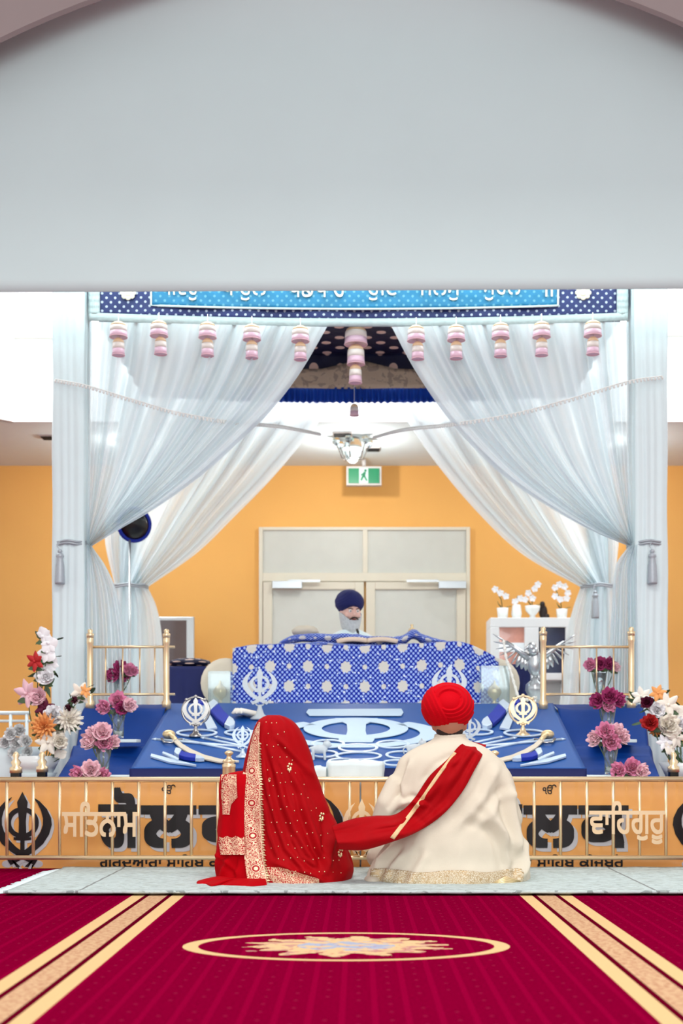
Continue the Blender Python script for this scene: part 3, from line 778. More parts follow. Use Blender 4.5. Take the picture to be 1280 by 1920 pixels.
# pillars wrapped in white cloth, with cords and tassels
def pillar(px, d, w, label, tiey, tx=None):
    X = P(px, 0, d).x; t = thing('draped_pillar', label, 'pillar', (X, d, 0))
    def wob(a, z): return 1 / max(abs(cos(a)), abs(sin(a))) ** .8 * (1 + .03 * sin(a * 16 + sin(z * 2)) + .02 * sin(a * 7 + z * .7))
    b = MB(); b.lathe([(w * .5 * (1 + .02 * sin(i)), ZR * i / 30) for i in range(31)], (X, d, 0), 120, wob=wob); b.build('cloth_wrap', m_satin, t)
    b = MB(); b.lathe([(w * .6, 0), (w * .6, .1), (w * .55, .12)], (X, d, 0), 24); b.build('base', m_satin, t)
    return t, X
def cord(px0, px1, py, d, dd, label, tpx=None, parent=None):
    a, c = P(px0, py, d), P(px1, py, d); r = dd; cx = (a.x + c.x) / 2; rx = (c.x - a.x) / 2
    t = thing('curtain_tieback', label, 'curtain tieback', (cx, d, a.z))
    b = MB(); n = 36
    for z in (-.008, .008): b.tube([(cx + rx * cos(2 * pi * i / n), d + r * sin(2 * pi * i / n), a.z + z + .004 * sin(i)) for i in range(n + 1)], .008, 8, False)
    b.build('cord', m_tassel, t)
    if tpx:
        q = P(tpx, py, d); y = d - r - .02; z = q.z
        b = MB(); b.tube([(q.x, y, z), (q.x - .02, y, z - .03), (q.x, y, z - .055), (q.x + .02, y, z - .03), (q.x, y, z)], .004, 6); b.ball((q.x, y, z - .065), .016, 12, 8); b.build('tassel_loop', m_tassel, t)
        b = MB(); b.lathe([(.012, z - .075), (.024, z - .085), (.026, z - .10), (.018, z - .11), (.022, z - .125), (.028, z - .16), (.033, z - .27), (.031, z - .28)], (q.x, y, 0), 28, wob=lambda a_, z_: 1 + .06 * sin(a_ * 14) * (z_ < z - .12)); b.build('tassel', m_tassel, t)
m_tassel = mat('silver_grey_tassel', (176, 182, 188), .45, .3, var=.1, scale=60)
for args in ((134, 8.95, .225, 'tall white cloth wrapped pillar at the front left of the canopy', 0), (1213, 8.95, .235, 'tall white cloth wrapped pillar at the front right of the canopy', 0),
             (245, 11.35, .17, 'white cloth wrapped pillar at the rear left behind the curtains', 0), (1120, 11.35, .17, 'white cloth wrapped pillar at the rear right behind the curtains', 0)): pillar(*args)
cord(102, 170, 1022, 8.95, .135, 'silver cord with a grey tassel round the front left pillar', 122)
cord(1176, 1247, 1022, 8.95, .135, 'silver cord with a grey tassel round the front right pillar', 1213)
cord(214, 277, 1101, 11.27, .17, 'silver cord gathering the rear left curtain')
cord(1089, 1152, 1101, 11.27, .17, 'silver cord with a small tassel gathering the rear right curtain', 1108)

def curtain(label, d, outer, inner, lo, li, nf, amp, tie):
    """gathered sheer: outer/inner edges above the tie, lo/li edges below it"""
    t = thing('sheer_curtain', label, 'curtain', P((outer[0][0] + inner[0][0]) / 2, outer[0][1], d))
    def f(u, v):
        a = poly_at(outer, v); b_ = poly_at(inner, v)
        w = u
        x = lerp(a[0], b_[0], w); y = lerp(a[1], b_[1], w)
        x += 0
        ph = 2 * pi * nf * u + 2.2 * sin(u * 9) + .8 * sin(v * 3 + u * 5)
        e = amp * (1 - v) ** .5 * (.5 + .5 * min(1, 3 * v + .4)) + .026 * v
        dd = d + e * (sin(ph) + .35 * sin(2.3 * ph + 1)) - .03 * sin(pi * v) * sin(pi * u)
        dd += .010 * noise.noise(Vector((u * 16, v * 3, d)))
        return P(x, y, dd)
    b = MB(); b.grid(f, 260, 60, uv=lambda u, v: (u * (1 + .0 * v), v)); b.build('upper_drape', m_curtain, t)
    def g(u, v):
        a = poly_at(lo, v); b_ = poly_at(li, v); x = lerp(a[0], b_[0], u); y = lerp(a[1], b_[1], u)
        dd = d + (.022 + .035 * v) * sin(2 * pi * nf * .6 * u + sin(v * 2)) + .01 * sin(u * 50)
        return P(x, y, dd)
    b = MB(); b.grid(g, 140, 30, uv=lambda u, v: (u * .4, v)); b.build('lower_drape', m_curtain, t)
curtain('sheer white curtain swept to the front left pillar', 8.84,
        [(168, 603), (167, 750), (165, 900), (162, 1018)], [(613, 613), (562, 700), (508, 770), (455, 822), (380, 890), (300, 948), (225, 992), (172, 1024)],
        [(162, 1020), (158, 1180), (156, 1330)], [(172, 1024), (200, 1065), (220, 1115), (234, 1200), (240, 1330)], 9, .06, 0)
curtain('sheer white curtain swept to the front right pillar', 8.84,
        [(1178, 603), (1179, 750), (1181, 900), (1186, 1018)], [(734, 613), (775, 690), (825, 765), (880, 832), (950, 898), (1030, 952), (1110, 996), (1178, 1024)],
        [(1196, 1020), (1198, 1180), (1200, 1330)], [(1178, 1024), (1154, 1060), (1146, 1150), (1136, 1330)], 9, .06, 0)
curtain('sheer white curtain swept to the rear left pillar', 11.25,
        [(240, 690), (215, 850), (196, 1000), (214, 1096)], [(640, 705), (603, 783), (560, 838), (505, 902), (440, 968), (370, 1036), (277, 1101)],
        [(214, 1100), (202, 1180), (196, 1330)], [(277, 1101), (294, 1140), (304, 1200), (307, 1330)], 7, .06, 0)
curtain('sheer white curtain swept to the rear right pillar', 11.25,
        [(1120, 690), (1140, 850), (1160, 980), (1152, 1096)], [(715, 705), (762, 788), (820, 872), (900, 966), (980, 1040), (1088, 1101)],
        [(1152, 1100), (1160, 1180), (1162, 1330)], [(1088, 1101), (1074, 1140), (1062, 1190), (1048, 1330)], 7, .06, 0)

# thin bead garlands swagged from the pillars to the chandelier
m_garl = mat('pale_lace_garland', (228, 228, 224), .5, var=.15, scale=80)
for lab, pts in (('thin beaded lace garland swagged from the left pillar', [(104, 711, 8.78), (160, 722, 8.7), (240, 746, 8.7), (330, 772, 8.72), (420, 788, 8.8), (520, 797, 9.4), (600, 812, 10.4)]),
                 ('thin beaded lace garland swagged from the right pillar', [(1241, 705, 8.78), (1180, 714, 8.7), (1060, 750, 8.7), (960, 776, 8.72), (860, 792, 8.8), (760, 803, 9.6), (700, 818, 10.6)])):
    q = [tuple(P(*p)) for p in pts]
    b = MB(); pp = [Vector(poly_at(q, i / 120)) for i in range(121)]
    b.tube(pp, .004, 6)
    for i, p in enumerate(pp):
        b.ball(p - Vector((0, 0, .012)), (.009, .006, .012), 6, 4)
    tag(b.build('garland', m_garl, org=pp[0]), lab, 'garland')

# hanging glass bells
def bell(b3, c, w, h, d):
    """c: top-centre pixel; three bands: gold cap, cream body, pink hem"""
    s = d / F; C0 = P(c[0], c[1], d); r = w * s / 2; hh = h * s; z = C0.z
    bands = (('gold_cap', m_cup_g, [(.002, z), (r * .45, z - hh * .04), (r * .78, z - hh * .16), (r * .92, z - hh * .32)]),
             ('cream_band', m_cup_w, [(r * .92, z - hh * .32), (r * .94, z - hh * .5), (r * .94, z - hh * .66)]),
             ('pink_hem', m_cup_p, [(r * .94, z - hh * .66), (r * .96, z - hh * .85), (r, z - hh), (r * .9, z - hh * .97), (.0005, z - hh * .9)]))
    sh = None
    for nm, m_, pr in bands:
        b = MB(); b.lathe(pr, (C0.x, d, 0), 24)
        o = b.build(nm if sh else 'bell', m_, b3 if sh is None else sh)
        if sh is None: sh = o
    b = MB(); b.tube([(C0.x + r * .98 * cos(2 * pi * i / 24), d + r * .98 * sin(2 * pi * i / 24), z - hh) for i in range(25)], .0028, 6, False); b.build('rim', m_blush, sh)
names = ['leftmost', 'second from left', 'third from left', 'fourth from left', 'left of centre', 'right of centre', 'fourth from right', 'third from right', 'second from right', 'rightmost']
for i, (x, yb) in enumerate(((222, 632), (298, 630), (389, 633), (472, 637), (563, 640), (780, 639), (855, 638), (938, 634), (1015, 632), (1111, 630))):
    d = 8.74; t = thing('hanging_bells', 'hanging pair of gold and pink glass bells, ' + names[i] + ' below the valance', 'hanging ornament', P(x, yb - 32, d), 'paired glass bells below the valance')
    bell(t, (x, yb - 29), 34, 29, d); bell(t, (x + (3 if i in (1, 5) else 0), yb + 1), 24, 33, d)
    b = MB(); b.tube([P(x, yb - 44, d), P(x, yb, d)], .003, 6); b.build('cord', m_garl, t)
t = thing('hanging_bells', 'hanging column of three large gold and pink glass bells at the canopy centre', 'hanging ornament', P(667, 612, 9.0))
bell(t, (667, 612), 44, 34, 9.0); bell(t, (667, 646), 34, 37, 9.0); bell(t, (666, 683), 25, 35, 9.0)
b = MB(); b.tube([(P(667, 600, 9.0).x, 9.0, ZR), P(666, 700, 9.0)], .003, 6); b.build('cord', m_garl, t)
t = thing('hanging_bells', 'single small clear glass bell hanging below the rear of the canopy', 'hanging ornament', P(664, 756, 10.6))
bell(t, (664, 757), 17, 22, 10.6); b = MB(); b.tube([P(664, 757, 10.6), (P(664, 0, 10.6).x, 10.6, ZR)], .002, 6); b.build('cord', m_garl, t)

# chandelier and lamps on the rear ceiling
d = 12.2; t = thing('chandelier', 'small crystal chandelier under the rear ceiling', 'chandelier', P(661, 810, d))
c = P(661, 842, d)
b = MB(); b.tube([(c.x, d, ZC), (c.x, d, c.z + .12)], .008); b.lathe([(.06, ZC - .02), (.06, ZC), (.0, ZC)], (c.x, d, 0)); b.build('rod', m_chrome, t)
b = MB(); b.ball(c, (.09, .09, .13), 20, 14); b.build('crystal_bowl', m_glass, t)
b = MB(); b.ball(c, (.075, .04, .016), 16, 10); b.build('lamp', m_bulb, t); point('chandelier_light', c - Vector((0, 0, .17)), 24, .03)
for k in range(6):
    a = 2 * pi * k / 6 + .3; b = MB()
    p1 = c + Vector((.16 * cos(a), .16 * sin(a), .05))
    b.tube([c + Vector((0, 0, -.1)), c + Vector((.1 * cos(a), .1 * sin(a), -.09)), p1], .006, 6); ar = b.build('arm', m_chrome, t)
    b = MB(); b.lathe([(.004, -.03), (.03, -.01), (.036, .02), (.03, .04)], p1, 14); b.build('glass_cup', m_glass, ar)
    for q in range(4): b = MB()
for (x, y, lb) in ((240, 833, 'bright round ceiling lamp shining through the left curtain'), (1120, 836, 'bright round ceiling lamp shining through the right curtain')):
    d = 12.3; c = P(x, y, d); t = thing('ceiling_lamp', lb, 'lamp', c)
    b = MB(); b.ball(c, (.085, .085, .10), 16, 10); b.build('globe', m_bulb, t); point('ceiling_lamp_light', c - Vector((0, 0, .14)), 26, .03)
    b = MB(); b.tube([c + Vector((0, 0, .08)), (c.x, d, ZC)], .012); b.build('stem', m_chrome, t)

# ------------------------------------------------------------------ rear wall furniture
d = 13.0
t = thing('wall_mirror', 'silver framed dark mirror on the wall behind the left rail', 'mirror', P(330, 1260, d))
b = MB(); bx(b, 292, 364, 1156, 1290, d + .02, .03); b.build('frame', m_steel, t, smooth=False, bevel=.01)
b = MB(); bx(b, 300, 350, 1163, 1285, d + .008, .015); b.build('mirror_glass', m_screen, t, smooth=False)
d = 12.2; zb = P(0, 1330, d).z
t = thing('display_cabinet', 'white display cabinet with framed pictures under the potted orchids', 'cabinet', P(1000, CY + H * F / d, d))
b = MB()
FLo = CY + H * F / d
for r in ((919, 936, 1176, FLo), (983, 1010, 1176, FLo), (1060, 1075, 1176, FLo), (919, 1075, 1158, 1176), (919, 1075, 1262, 1275), (919, 1075, 1400, FLo)): bx(b, *r, d, .4)
bx(b, 936, 1060, 1176, FLo, d + .3, .05); b.build('body', m_white, t, smooth=False, bevel=.005)
b = MB(); bx(b, 934, 983, 1176, 1262, d + .03, .02); b.build('picture', m_photo1, t, smooth=False)
b = MB(); bx(b, 1012, 1060, 1176, 1262, d + .03, .02); b.build('picture', m_photo2, t, smooth=False)
b = MB(); bx(b, 934, 983, 1205, 1222, d + .02, .02); b.build('picture_strip', m_steel, t, smooth=False)

def petal(b, c, axis, side, L, Wd, cup, curl, n=5):
    """one cupped petal growing from c along axis, bending towards side's normal"""
    axis = Vector(axis).normalized(); side = Vector(side); side = (side - axis * side.dot(axis)).normalized(); nn = axis.cross(side)
    def f(u, v):
        w = Wd * sin(pi * (.12 + .80 * v) ** .8) * (1 - .12 * v); x = (u - .5) * 2
        out = nn * (-cup * (x * x) * w + curl * v * v * L)
        return c + axis * (L * v * (1 - .25 * abs(curl) * v)) + side * (x * w) + out + nn * .03 * L * sin(x * 5 + v * 7)
    b.grid(f, 4, n)
def bloom_mesh(name, kind, m_, r=.06, seed=0):
    R = random.Random(seed); b = MB()
    if kind == 'peony':
        for ring, (cnt, tilt, L, w) in enumerate(((9, 82, 1.0, .52), (8, 62, .95, .48), (7, 40, .85, .42), (6, 22, .72, .34), (5, 8, .6, .26))):
            for k in range(cnt):
                a = 2 * pi * (k + ring * .37) / cnt + R.uniform(-.15, .15); ti = radians(tilt + R.uniform(-7, 7))
                ax = Vector((sin(ti) * cos(a), sin(ti) * sin(a), cos(ti))); sd = Vector((-sin(a), cos(a), 0))
                petal(b, Vector((0, 0, -.1 * r)), ax, sd, r * L * R.uniform(.9, 1.08), r * w, .5, .38)
    elif kind == 'dahlia':
        for ring, (cnt, tilt, L) in enumerate(((14, 88, 1.0), (13, 68, .92), (11, 48, .8), (8, 28, .62), (5, 10, .45))):
            for k in range(cnt):
                a = 2 * pi * (k + ring * .5) / cnt; ti = radians(tilt + R.uniform(-4, 4))
                petal(b, Vector((0, 0, 0)), (sin(ti) * cos(a), sin(ti) * sin(a), cos(ti)), (-sin(a), cos(a), 0), r * L, r * .16, .9, .1)
    elif kind == 'lily':
        for k in range(6):
            a = 2 * pi * k / 6 + .2; ti = radians(58 + 10 * (k % 2)); petal(b, Vector((0, 0, 0)), (sin(ti) * cos(a), sin(ti) * sin(a), cos(ti)), (-sin(a), cos(a), 0), r * 1.1, r * .33, .6, -.35)
        b.ball((0, 0, r * .15), r * .14, 8, 6)
    elif kind == 'tulip':
        for k in range(6):
            a = 2 * pi * k / 6; ti = radians(24); petal(b, Vector((0, 0, 0)), (sin(ti) * cos(a), sin(ti) * sin(a), cos(ti)), (-sin(a), cos(a), 0), r * 1.3, r * .5, .7, .32)
    elif kind == 'orchid':
        for k, (a, w, L) in enumerate(((pi / 2, .38, .9), (pi * 1.2, .36, .85), (pi * 1.8, .36, .85), (.25, .62, 1.0), (pi - .25, .62, 1.0))):
            petal(b, Vector((0, 0, 0)), (cos(a), sin(a), .18), (-sin(a), cos(a), 0), r * L, r * w, .25, -.1)
        b.ball((0, -r * .15, r * .1), (r * .16, r * .2, r * .16), 8, 6)
    me = b.build(name, m_, org=(0, 0, 0)); C.objects.unlink(me); return me
PROTO = {}
def flower(kind, m_, c, r, dirv, label, group=None, stem=None, name=None):
    key = (kind, m_.name, rnd.randint(0, 2))
    if key not in PROTO: PROTO[key] = bloom_mesh(kind, kind, m_, 1.0, hash(key[2]) + 3)
    q = Vector(dirv).normalized().to_track_quat('Z', 'Y')
    spin = Matrix.Rotation(rnd.uniform(0, 6.28), 4, 'Z')
    root = thing(name or kind, label, 'flower', c, group)
    o = PROTO[key].copy(); o.name = 'bloom'; C.objects.link(o); o.parent = root
    o.matrix_local = q.to_matrix().to_4x4() @ spin @ Matrix.Scale(r, 4)
    if stem is not None:
        a = Vector(c); e = Vector(stem); mid = a.lerp(e, .5) + Vector((rnd.uniform(-.01, .01), .01, 0))
        b = MB(); b.tube([a - Vector(dirv).normalized() * r * .1, mid, e], .0035, 6); b.build('stem', m_stem, root)
        for s in (-1, 1):
            b = MB(); petal(b, a.lerp(e, .15), (s * .7, -.3, -.2), (0, .3, 1), r * .8, r * .25, .3, -.2); b.build('leaf', m_leaf, root)
    return root
# potted orchids on the cabinet
for i, (x, top, kindp, lb, fl) in enumerate(((942, 1140, 'cup', 'white pot with a drooping white orchid, leftmost on the cabinet', [(928, 1105), (938, 1112), (948, 1118)]),
        (968, 1134, 'vase', 'plain white vase between two orchid pots on the cabinet', [(975, 1122), (965, 1128)]),
        (998, 1136, 'goblet', 'white goblet shaped pot with white blooms in the middle of the cabinet', [(990, 1112), (1002, 1104), (998, 1122), (1008, 1096), (984, 1124)]),
        (1053, 1142, 'cup', 'white pot with a wreath of white orchids, rightmost on the cabinet', [(1040, 1102), (1048, 1096), (1058, 1100), (1064, 1112), (1040, 1118), (1050, 1124), (1062, 1122)]))):
    dd = 12.35; s = dd / F; z0 = P(0, 1158, 12.2).z; X = P(x, 0, dd).x; zt = P(0, top, dd).z; w = 11 * s
    t = thing('potted_orchid' if fl and kindp != 'vase' else 'white_vase', lb, 'potted plant' if kindp != 'vase' else 'vase', (X, dd, z0))
    b = MB()
    pr = {'cup': [(w * .8, z0), (w, zt), (w * .85, zt), (w * .7, z0 + .01)], 'vase': [(w * .7, z0), (w * .9, z0 + .05), (w * .7, zt), (w * .5, zt)], 'goblet': [(w * .8, z0), (w * .4, z0 + .03), (w * 1.2, z0 + .08), (w * 1.3, zt), (w * 1.1, zt)]}[kindp]
    b.lathe(pr, (X, dd, 0), 20); b.build('pot', m_stone, t)
    for (fx, fy) in fl:
        c_ = P(fx, fy, dd - .02); b = MB()
        for k in range(5):
            a = 2 * pi * k / 5 + fx; petal(b, c_, (cos(a), -.2, sin(a)), (-sin(a), 0, cos(a)), .034, .02, .2, 0)
        b.build('orchid_bloom', m_wpet, t)
    b = MB(); q = P(fl[0][0], fl[0][1], dd)
    b.tube([(X, dd, zt - .02), (lerp(X, q.x, .2), dd, zt + .08), q], .004, 6); b.build('stem', m_leaf, t)
    if kindp != 'vase':
        b = MB()
        for s_ in (-1, 1): petal(b, Vector((X, dd, zt - .01)), (s_ * .7, -.2, .5), (0, 1, 0), .09, .018, .2, -.3)
        b.build('leaf', m_leaf, t)
b = MB(); c = P(1018, 1150, 12.4); z0 = P(0, 1158, 12.2).z; b.ball((c.x, 12.4, z0 + .07), (.04, .03, .07), 14, 10); b.ball((c.x - .01, 12.38, z0 + .14), (.025, .025, .03), 12, 8); b.ball((c.x + .03, 12.4, z0 + .03), (.03, .03, .03), 10, 8)
tag(b.build('figurine', m_hair, org=(c.x, 12.4, z0)), 'small dark figurine on the cabinet beside the middle pot', 'ornament')

# stand with a tilted dish behind the left curtain
d = 10.7; t = thing('dish_stand', 'tall thin steel stand carrying a tilted black dish beside the left curtains', 'stand', P(243, CY + H * F / d, d))
b = MB(); q = P(243, 0, d); b.tube([(q.x, d, 0), P(243, 1012, d)], .010, 10); b.build('pole', m_steel, t); b = MB(); b.lathe([(.15, 0), (.15, .015), (.02, .03), (.012, .06)], (q.x, d, 0), 28); b.build('base', m_steel, t)
b = MB(); R_ = Matrix.Rotation(radians(28), 3, 'Z') @ Matrix.Rotation(radians(-78), 3, 'X')
c = P(252, 984, d)
pr = [(.002, -.05), (.06, -.045), (.10, -.025), (.125, .0)]
b = MB(); b.lathe(pr, c, 36, R=R_); dsh = b.build('dish', m_black, t)
b = MB(); b.tube([c + R_ @ Vector((.127 * cos(2 * pi * i / 36), .127 * sin(2 * pi * i / 36), .004)) for i in range(37)], .018, 8, False); b.build('rim', m_royal, dsh)
for i in range(12):
    b = MB(); b.ball(c + R_ @ Vector((.133 * cos(2 * pi * i / 12), .133 * sin(2 * pi * i / 12), .006)), .012, 8, 6); b.build('rim_stud', m_wpet, dsh)

# ------------------------------------------------------------------ brass end rails at the rear corners of the steps
def endrail(p0, p1, y0, d0, d1, label, bars, stub):
    t = thing('end_rail', label, 'railing', (P((p0 + p1) / 2, 0, (d0 + d1) / 2).x, (d0 + d1) / 2, .93))
    for (p, d_, w) in ((p0, d0, 12), (p1, d1, 12)):
        X = P(p, 0, d_).x; z = P(0, y0, d_).z; s = d_ / F; b = MB()
        b.lathe([(.030, .895), (.030, .95), (.020, .965), (.020, z - .10), (.023, z - .09), (.023, z - .06), (.018, z - .05)], (X, d_, 0), 18); po = b.build('post', m_brass, t)
        b = MB(); b.lathe([(.024, z - .055), (.026, z - .03), (.014, z - .022), (.019, z - .01), (.012, z), (.001, z + .003)], (X, d_, 0), 16); b.build('finial', m_brass, po)
    for yy, nm in ((1213, 'top_bar'), (1302, 'bottom_bar')):
        b = MB(); q0, q1 = P(p0, yy, d0), P(p1, yy, d1); e = (q1 - q0).normalized() * .055
        b.tube([q0 - (e if stub < 0 else e * 0), q1 + (e if stub > 0 else e * 0)], .009, 10); b.build(nm, m_brass, t)
    for x in bars:
        u = (x - p0) / (p1 - p0); d_ = lerp(d0, d1, u); b = MB(); b.tube([P(x, 1213, d_), P(x, 1302, d_)], .005, 8); b.build('upright_bar', m_brass, t)
endrail(169, 312, 1180, 8.70, 8.72, 'short brass rail before the left curtains', (198, 230, 262, 290), 1)
endrail(1018, 1183, 1176, 8.72, 8.70, 'short brass rail before the right curtains', (1054, 1086, 1118, 1150), 0)

# ------------------------------------------------------------------ scripture seat, cloths, bolsters
GD = 9.5; gx0, gx1 = P(436, 0, GD).x, P(934, 0, GD).x
b = MB(); b.box(((gx0 + gx1) / 2, 9.82, 1.11), (gx1 - gx0 - .30, .52, .36)); tag(b.build('scripture_table', m_satin, org=((gx0 + gx1) / 2, 9.9, .93), smooth=False, bevel=.01), 'low table wholly draped by the blue patterned cloth', 'table')
def gtop(px): return interp([(436, 1216), (480, 1211), (560, 1209), (680, 1212), (820, 1206), (870, 1206), (905, 1220), (934, 1236)], px)[0]
def rum(u, v):
    px = lerp(436, 934, u); zt = P(0, gtop(px), GD).z; X = P(px, 0, GD).x
    if v < .6:
        w = v / .6; z = lerp(.945, zt, w); fold = .010 * sin(u * 26) * (1 - w) + .006 * noise.noise(Vector((u * 14, w * 3, 0)))
        return Vector((X, GD - .03 + fold + .03 * w * w, z))
    w = (v - .6) / .4; return Vector((X * (1 - .04 * w), GD + .62 * w, zt + .05 * sin(w * pi) * .4 + .008 * noise.noise(Vector((u * 20, w * 5, 2)))))
b = MB(); b.grid(rum, 130, 70, uv=lambda u, v: (u * 1.9, (v / .6 * .4 if v < .6 else .4 + (v - .6) / .4 * .62)))
o = b.build('patterned_cloth', m_rumala, org=(0, GD, .93), solid=.01); tag(o, 'royal blue cloth with white dots and cream flowers draped over the scripture table', 'cloth')
b = MB()
for i in range(80):
    u = i / 79; q = rum(u, 0.0); b.ball(q + Vector((0, -.012, .010 + .004 * sin(i * 2.1))), (.016 + .006 * sin(i * 1.7), .008, .013), 8, 5)
hm = b.build('hem_flowers', m_wpet, o); hm['kind'] = 'stuff'
def ruff(b, pts, dep, rz, ry, seed, uvs=1.9):
    """crumpled roll of cloth following pixel points"""
    q = [tuple(P(x, y, dep)) for x, y in pts]
    def f(u, v):
        c_ = Vector(poly_at(q, v)); e = .25 + .75 * sin(pi * min(1, max(0, v)) ) ** .5
        n_ = 1 + .35 * noise.noise(Vector((v * 12, sin(u * 6.28) * 1.5, seed))) + .15 * noise.noise(Vector((v * 30, u * 6, seed)))
        return c_ + Vector((0, cos(2 * pi * u) * ry * e * n_, sin(2 * pi * u) * rz * e * n_))
    b.grid(f, 28, 120, True, uv=lambda u, v: (v * uvs, u * .5), capv=True)
b = MB(); ruff(b, [(522, 1209), (548, 1198), (600, 1197), (660, 1200), (720, 1204), (755, 1200), (774, 1190), (795, 1199), (850, 1211)], 9.80, .042, .12, 3)
tag(b.build('folded_cloth', m_rumala, org=P(680, 1205, 9.8)), 'crumpled blue dotted cloth rolled behind the open scripture', 'cloth')
b = MB(); ruff(b, [(530, 1212), (600, 1208), (660, 1213), (760, 1214), (845, 1212)], 9.62, .018, .07, 8)
tag(b.build('folded_cloth', m_rumala, org=P(680, 1212, 9.62)), 'narrow roll of blue dotted cloth in front of the open scripture', 'cloth')
t = thing('open_book', 'open scripture lying between the blue cloth folds', 'book', P(688, 1210, 9.7))
for s_ in (-1, 1):
    b = MB(); c = P(688, 1203, 9.72)
    b.grid(lambda u, v: c + Vector((s_ * u * .22, lerp(-.12, .12, v), .02 * sin(u * pi * .8) - .02 * u)), 12, 4); b.build('page', m_paper, t, solid=.03)
def cushion(b, c, r, L, n=24, R=None):
    pr = [(r * .2, -L / 2), (r * .75, -L / 2 + .01), (r * .97, -L / 2 + .05), (r, 0), (r * .97, L / 2 - .05), (r * .75, L / 2 - .01), (r * .2, L / 2)]
    b.lathe(pr, c, n, R=Matrix.Rotation(radians(90), 3, 'X'))
for px, lb in ((428, 'round white bolster at the left end of the blue cloth'), (922, 'round white bolster at the right end of the blue cloth')):
    c = P(px, 1262, 9.75); c.z = .93 + .185; b = MB(); cushion(b, c, .185, .5); tag(b.build('bolster', m_cream, org=c - Vector((0, 0, .185))), lb, 'cushion')
b = MB(); c = P(572, 1184, 10.0); b.ball(c, (.10, .09, .045), 24, 14, fn=lambda q: 1 + .15 * noise.noise(q * 3)); tag(b.build('cushion', m_cream, org=c), 'small crumpled cream cushion above the left of the blue cloth', 'cushion')
b = MB(); c = P(772, 1183, 9.82); b.lathe([(.002, .05), (.012, .045), (.006, .03), (.02, .015), (.03, -.01)], c, 14, wob=lambda a, z: 1 + .2 * sin(5 * a)); tag(b.build('tassel', m_gold, org=c), 'small gold tassel on the peak of the folded blue cloth', 'tassel')
# blue side stools with patterned cloths
for (x0, x1, y0, lb1, lb2, pat) in ((318, 393, 1252, 'navy velvet covered stool left of the scripture table', 'dark flowered cloth folded on the navy stool', 1), (952, 1000, 1248, 'navy velvet covered stool right of the scripture table', '', 0)):
    dd = 9.9; q0, q1 = P(x0, y0, dd), P(x1, y0, dd); w = q1.x - q0.x; cx = (q0.x + q1.x) / 2; zt = q0.z
    def st(u, v):
        a = 2 * pi * u; k = 1 / max(abs(cos(a)), abs(sin(a))); z = lerp(.93, zt, v)
        f_ = 1 + .04 * sin(a * 11) * (1 - v); return Vector((cx + w / 2 * k * cos(a) * f_, dd + .17 * k * sin(a) * f_, z))
    b = MB(); b.grid(st, 90, 12, True, capv=True); s_ = b.build('covered_stool', m_navyd, org=(cx, dd, .93)); tag(s_, lb1, 'stool')
    if pat:
        b = MB(); c = Vector((cx, dd, zt + .035)); b.ball(c, (w * .52, .17, .035), 40, 16, fn=lambda q: 1 + .15 * noise.noise(q * 4)); o = b.build('folded_cloth', m_under, org=(cx, dd, zt)); tag(o, lb2, 'cloth')
# clear display boxes with gold ornaments
for (x0, x1, y0, lb) in ((392, 434, 1264, 'clear glass box with a pale gold ornament left of the blue cloth'), (900, 953, 1254, 'clear glass box with a pale gold ornament right of the blue cloth')):
    dd = 9.25; q0, q1 = P(x0, y0, dd), P(x1, y0, dd); w = q1.x - q0.x; cx = (q0.x + q1.x) / 2; h = q0.z - .935; t = thing('glass_box', lb, 'glass box', (cx, dd, .93))
    b = MB(); b.box((cx, dd, .94), (w + .02, .16, .02)); b.build('base', m_satin, t, smooth=False, bevel=.003)
    b = MB(); 
    for (sx, sy, ww, dd2) in ((-1, 0, .005, .14), (1, 0, .005, .14), (0, -1, w, .005), (0, 1, w, .005)): b.box((cx + sx * (w / 2 - .003), dd + sy * .067, .95 + h / 2), (ww, dd2, h))
    b.box((cx, dd, .95 + h), (w, .14, .005)); b.build('glass_case', m_acryl2, t, smooth=False) if False else b.build('glass_case', m_glass, t, smooth=False)
    b = MB(); b.lathe([(.035, .95), (.012, .965), (.012, .985), (.04, 1.01), (.05, 1.04), (.035, 1.07), (.012, 1.09), (.002, 1.12)], (cx, dd, 0), 20, wob=lambda a, z: 1 + .1 * sin(8 * a)); b.build('ornament', m_gold, t)
# ------------------------------------------------------------------ people
def head_geo(b, c, R, beard=False):
    """head facing local -Y, c at the head centre"""
    def hf(q):
        k = 1.0
        if q.z < -.2: k *= 1 - .18 * min(1, (-.2 - q.z) / .8) * (1 if q.y > -.2 else .5)
        return k
    b.ball(c, (.074, .095, .112), 28, 20, R, hf)
    loc = lambda x, y, z: c + R @ Vector((x, y, z))
    b.tube([loc(0, -.088, .022), loc(0, -.103, -.004), loc(0, -.108, -.020)], [.008, .011, .014], 10)
    b.ball(loc(0, -.100, -.024), (.017, .013, .010), 12, 8, R)
    b.ball(loc(0, -.085, .036), (.045, .014, .009), 14, 8, R)
    b.ball(loc(0, -.078, -.078), (.026, .022, .022), 12, 8, R)
    b.ball(loc(0, -.090, -.050), (.024, .008, .007), 12, 8, R)
    for s in (-1, 1):
        b.ball(loc(s * .076, .006, -.006), (.010, .018, .030), 12, 8, R); b.ball(loc(s * .045, -.068, -.022), (.022, .018, .018), 12, 8, R)
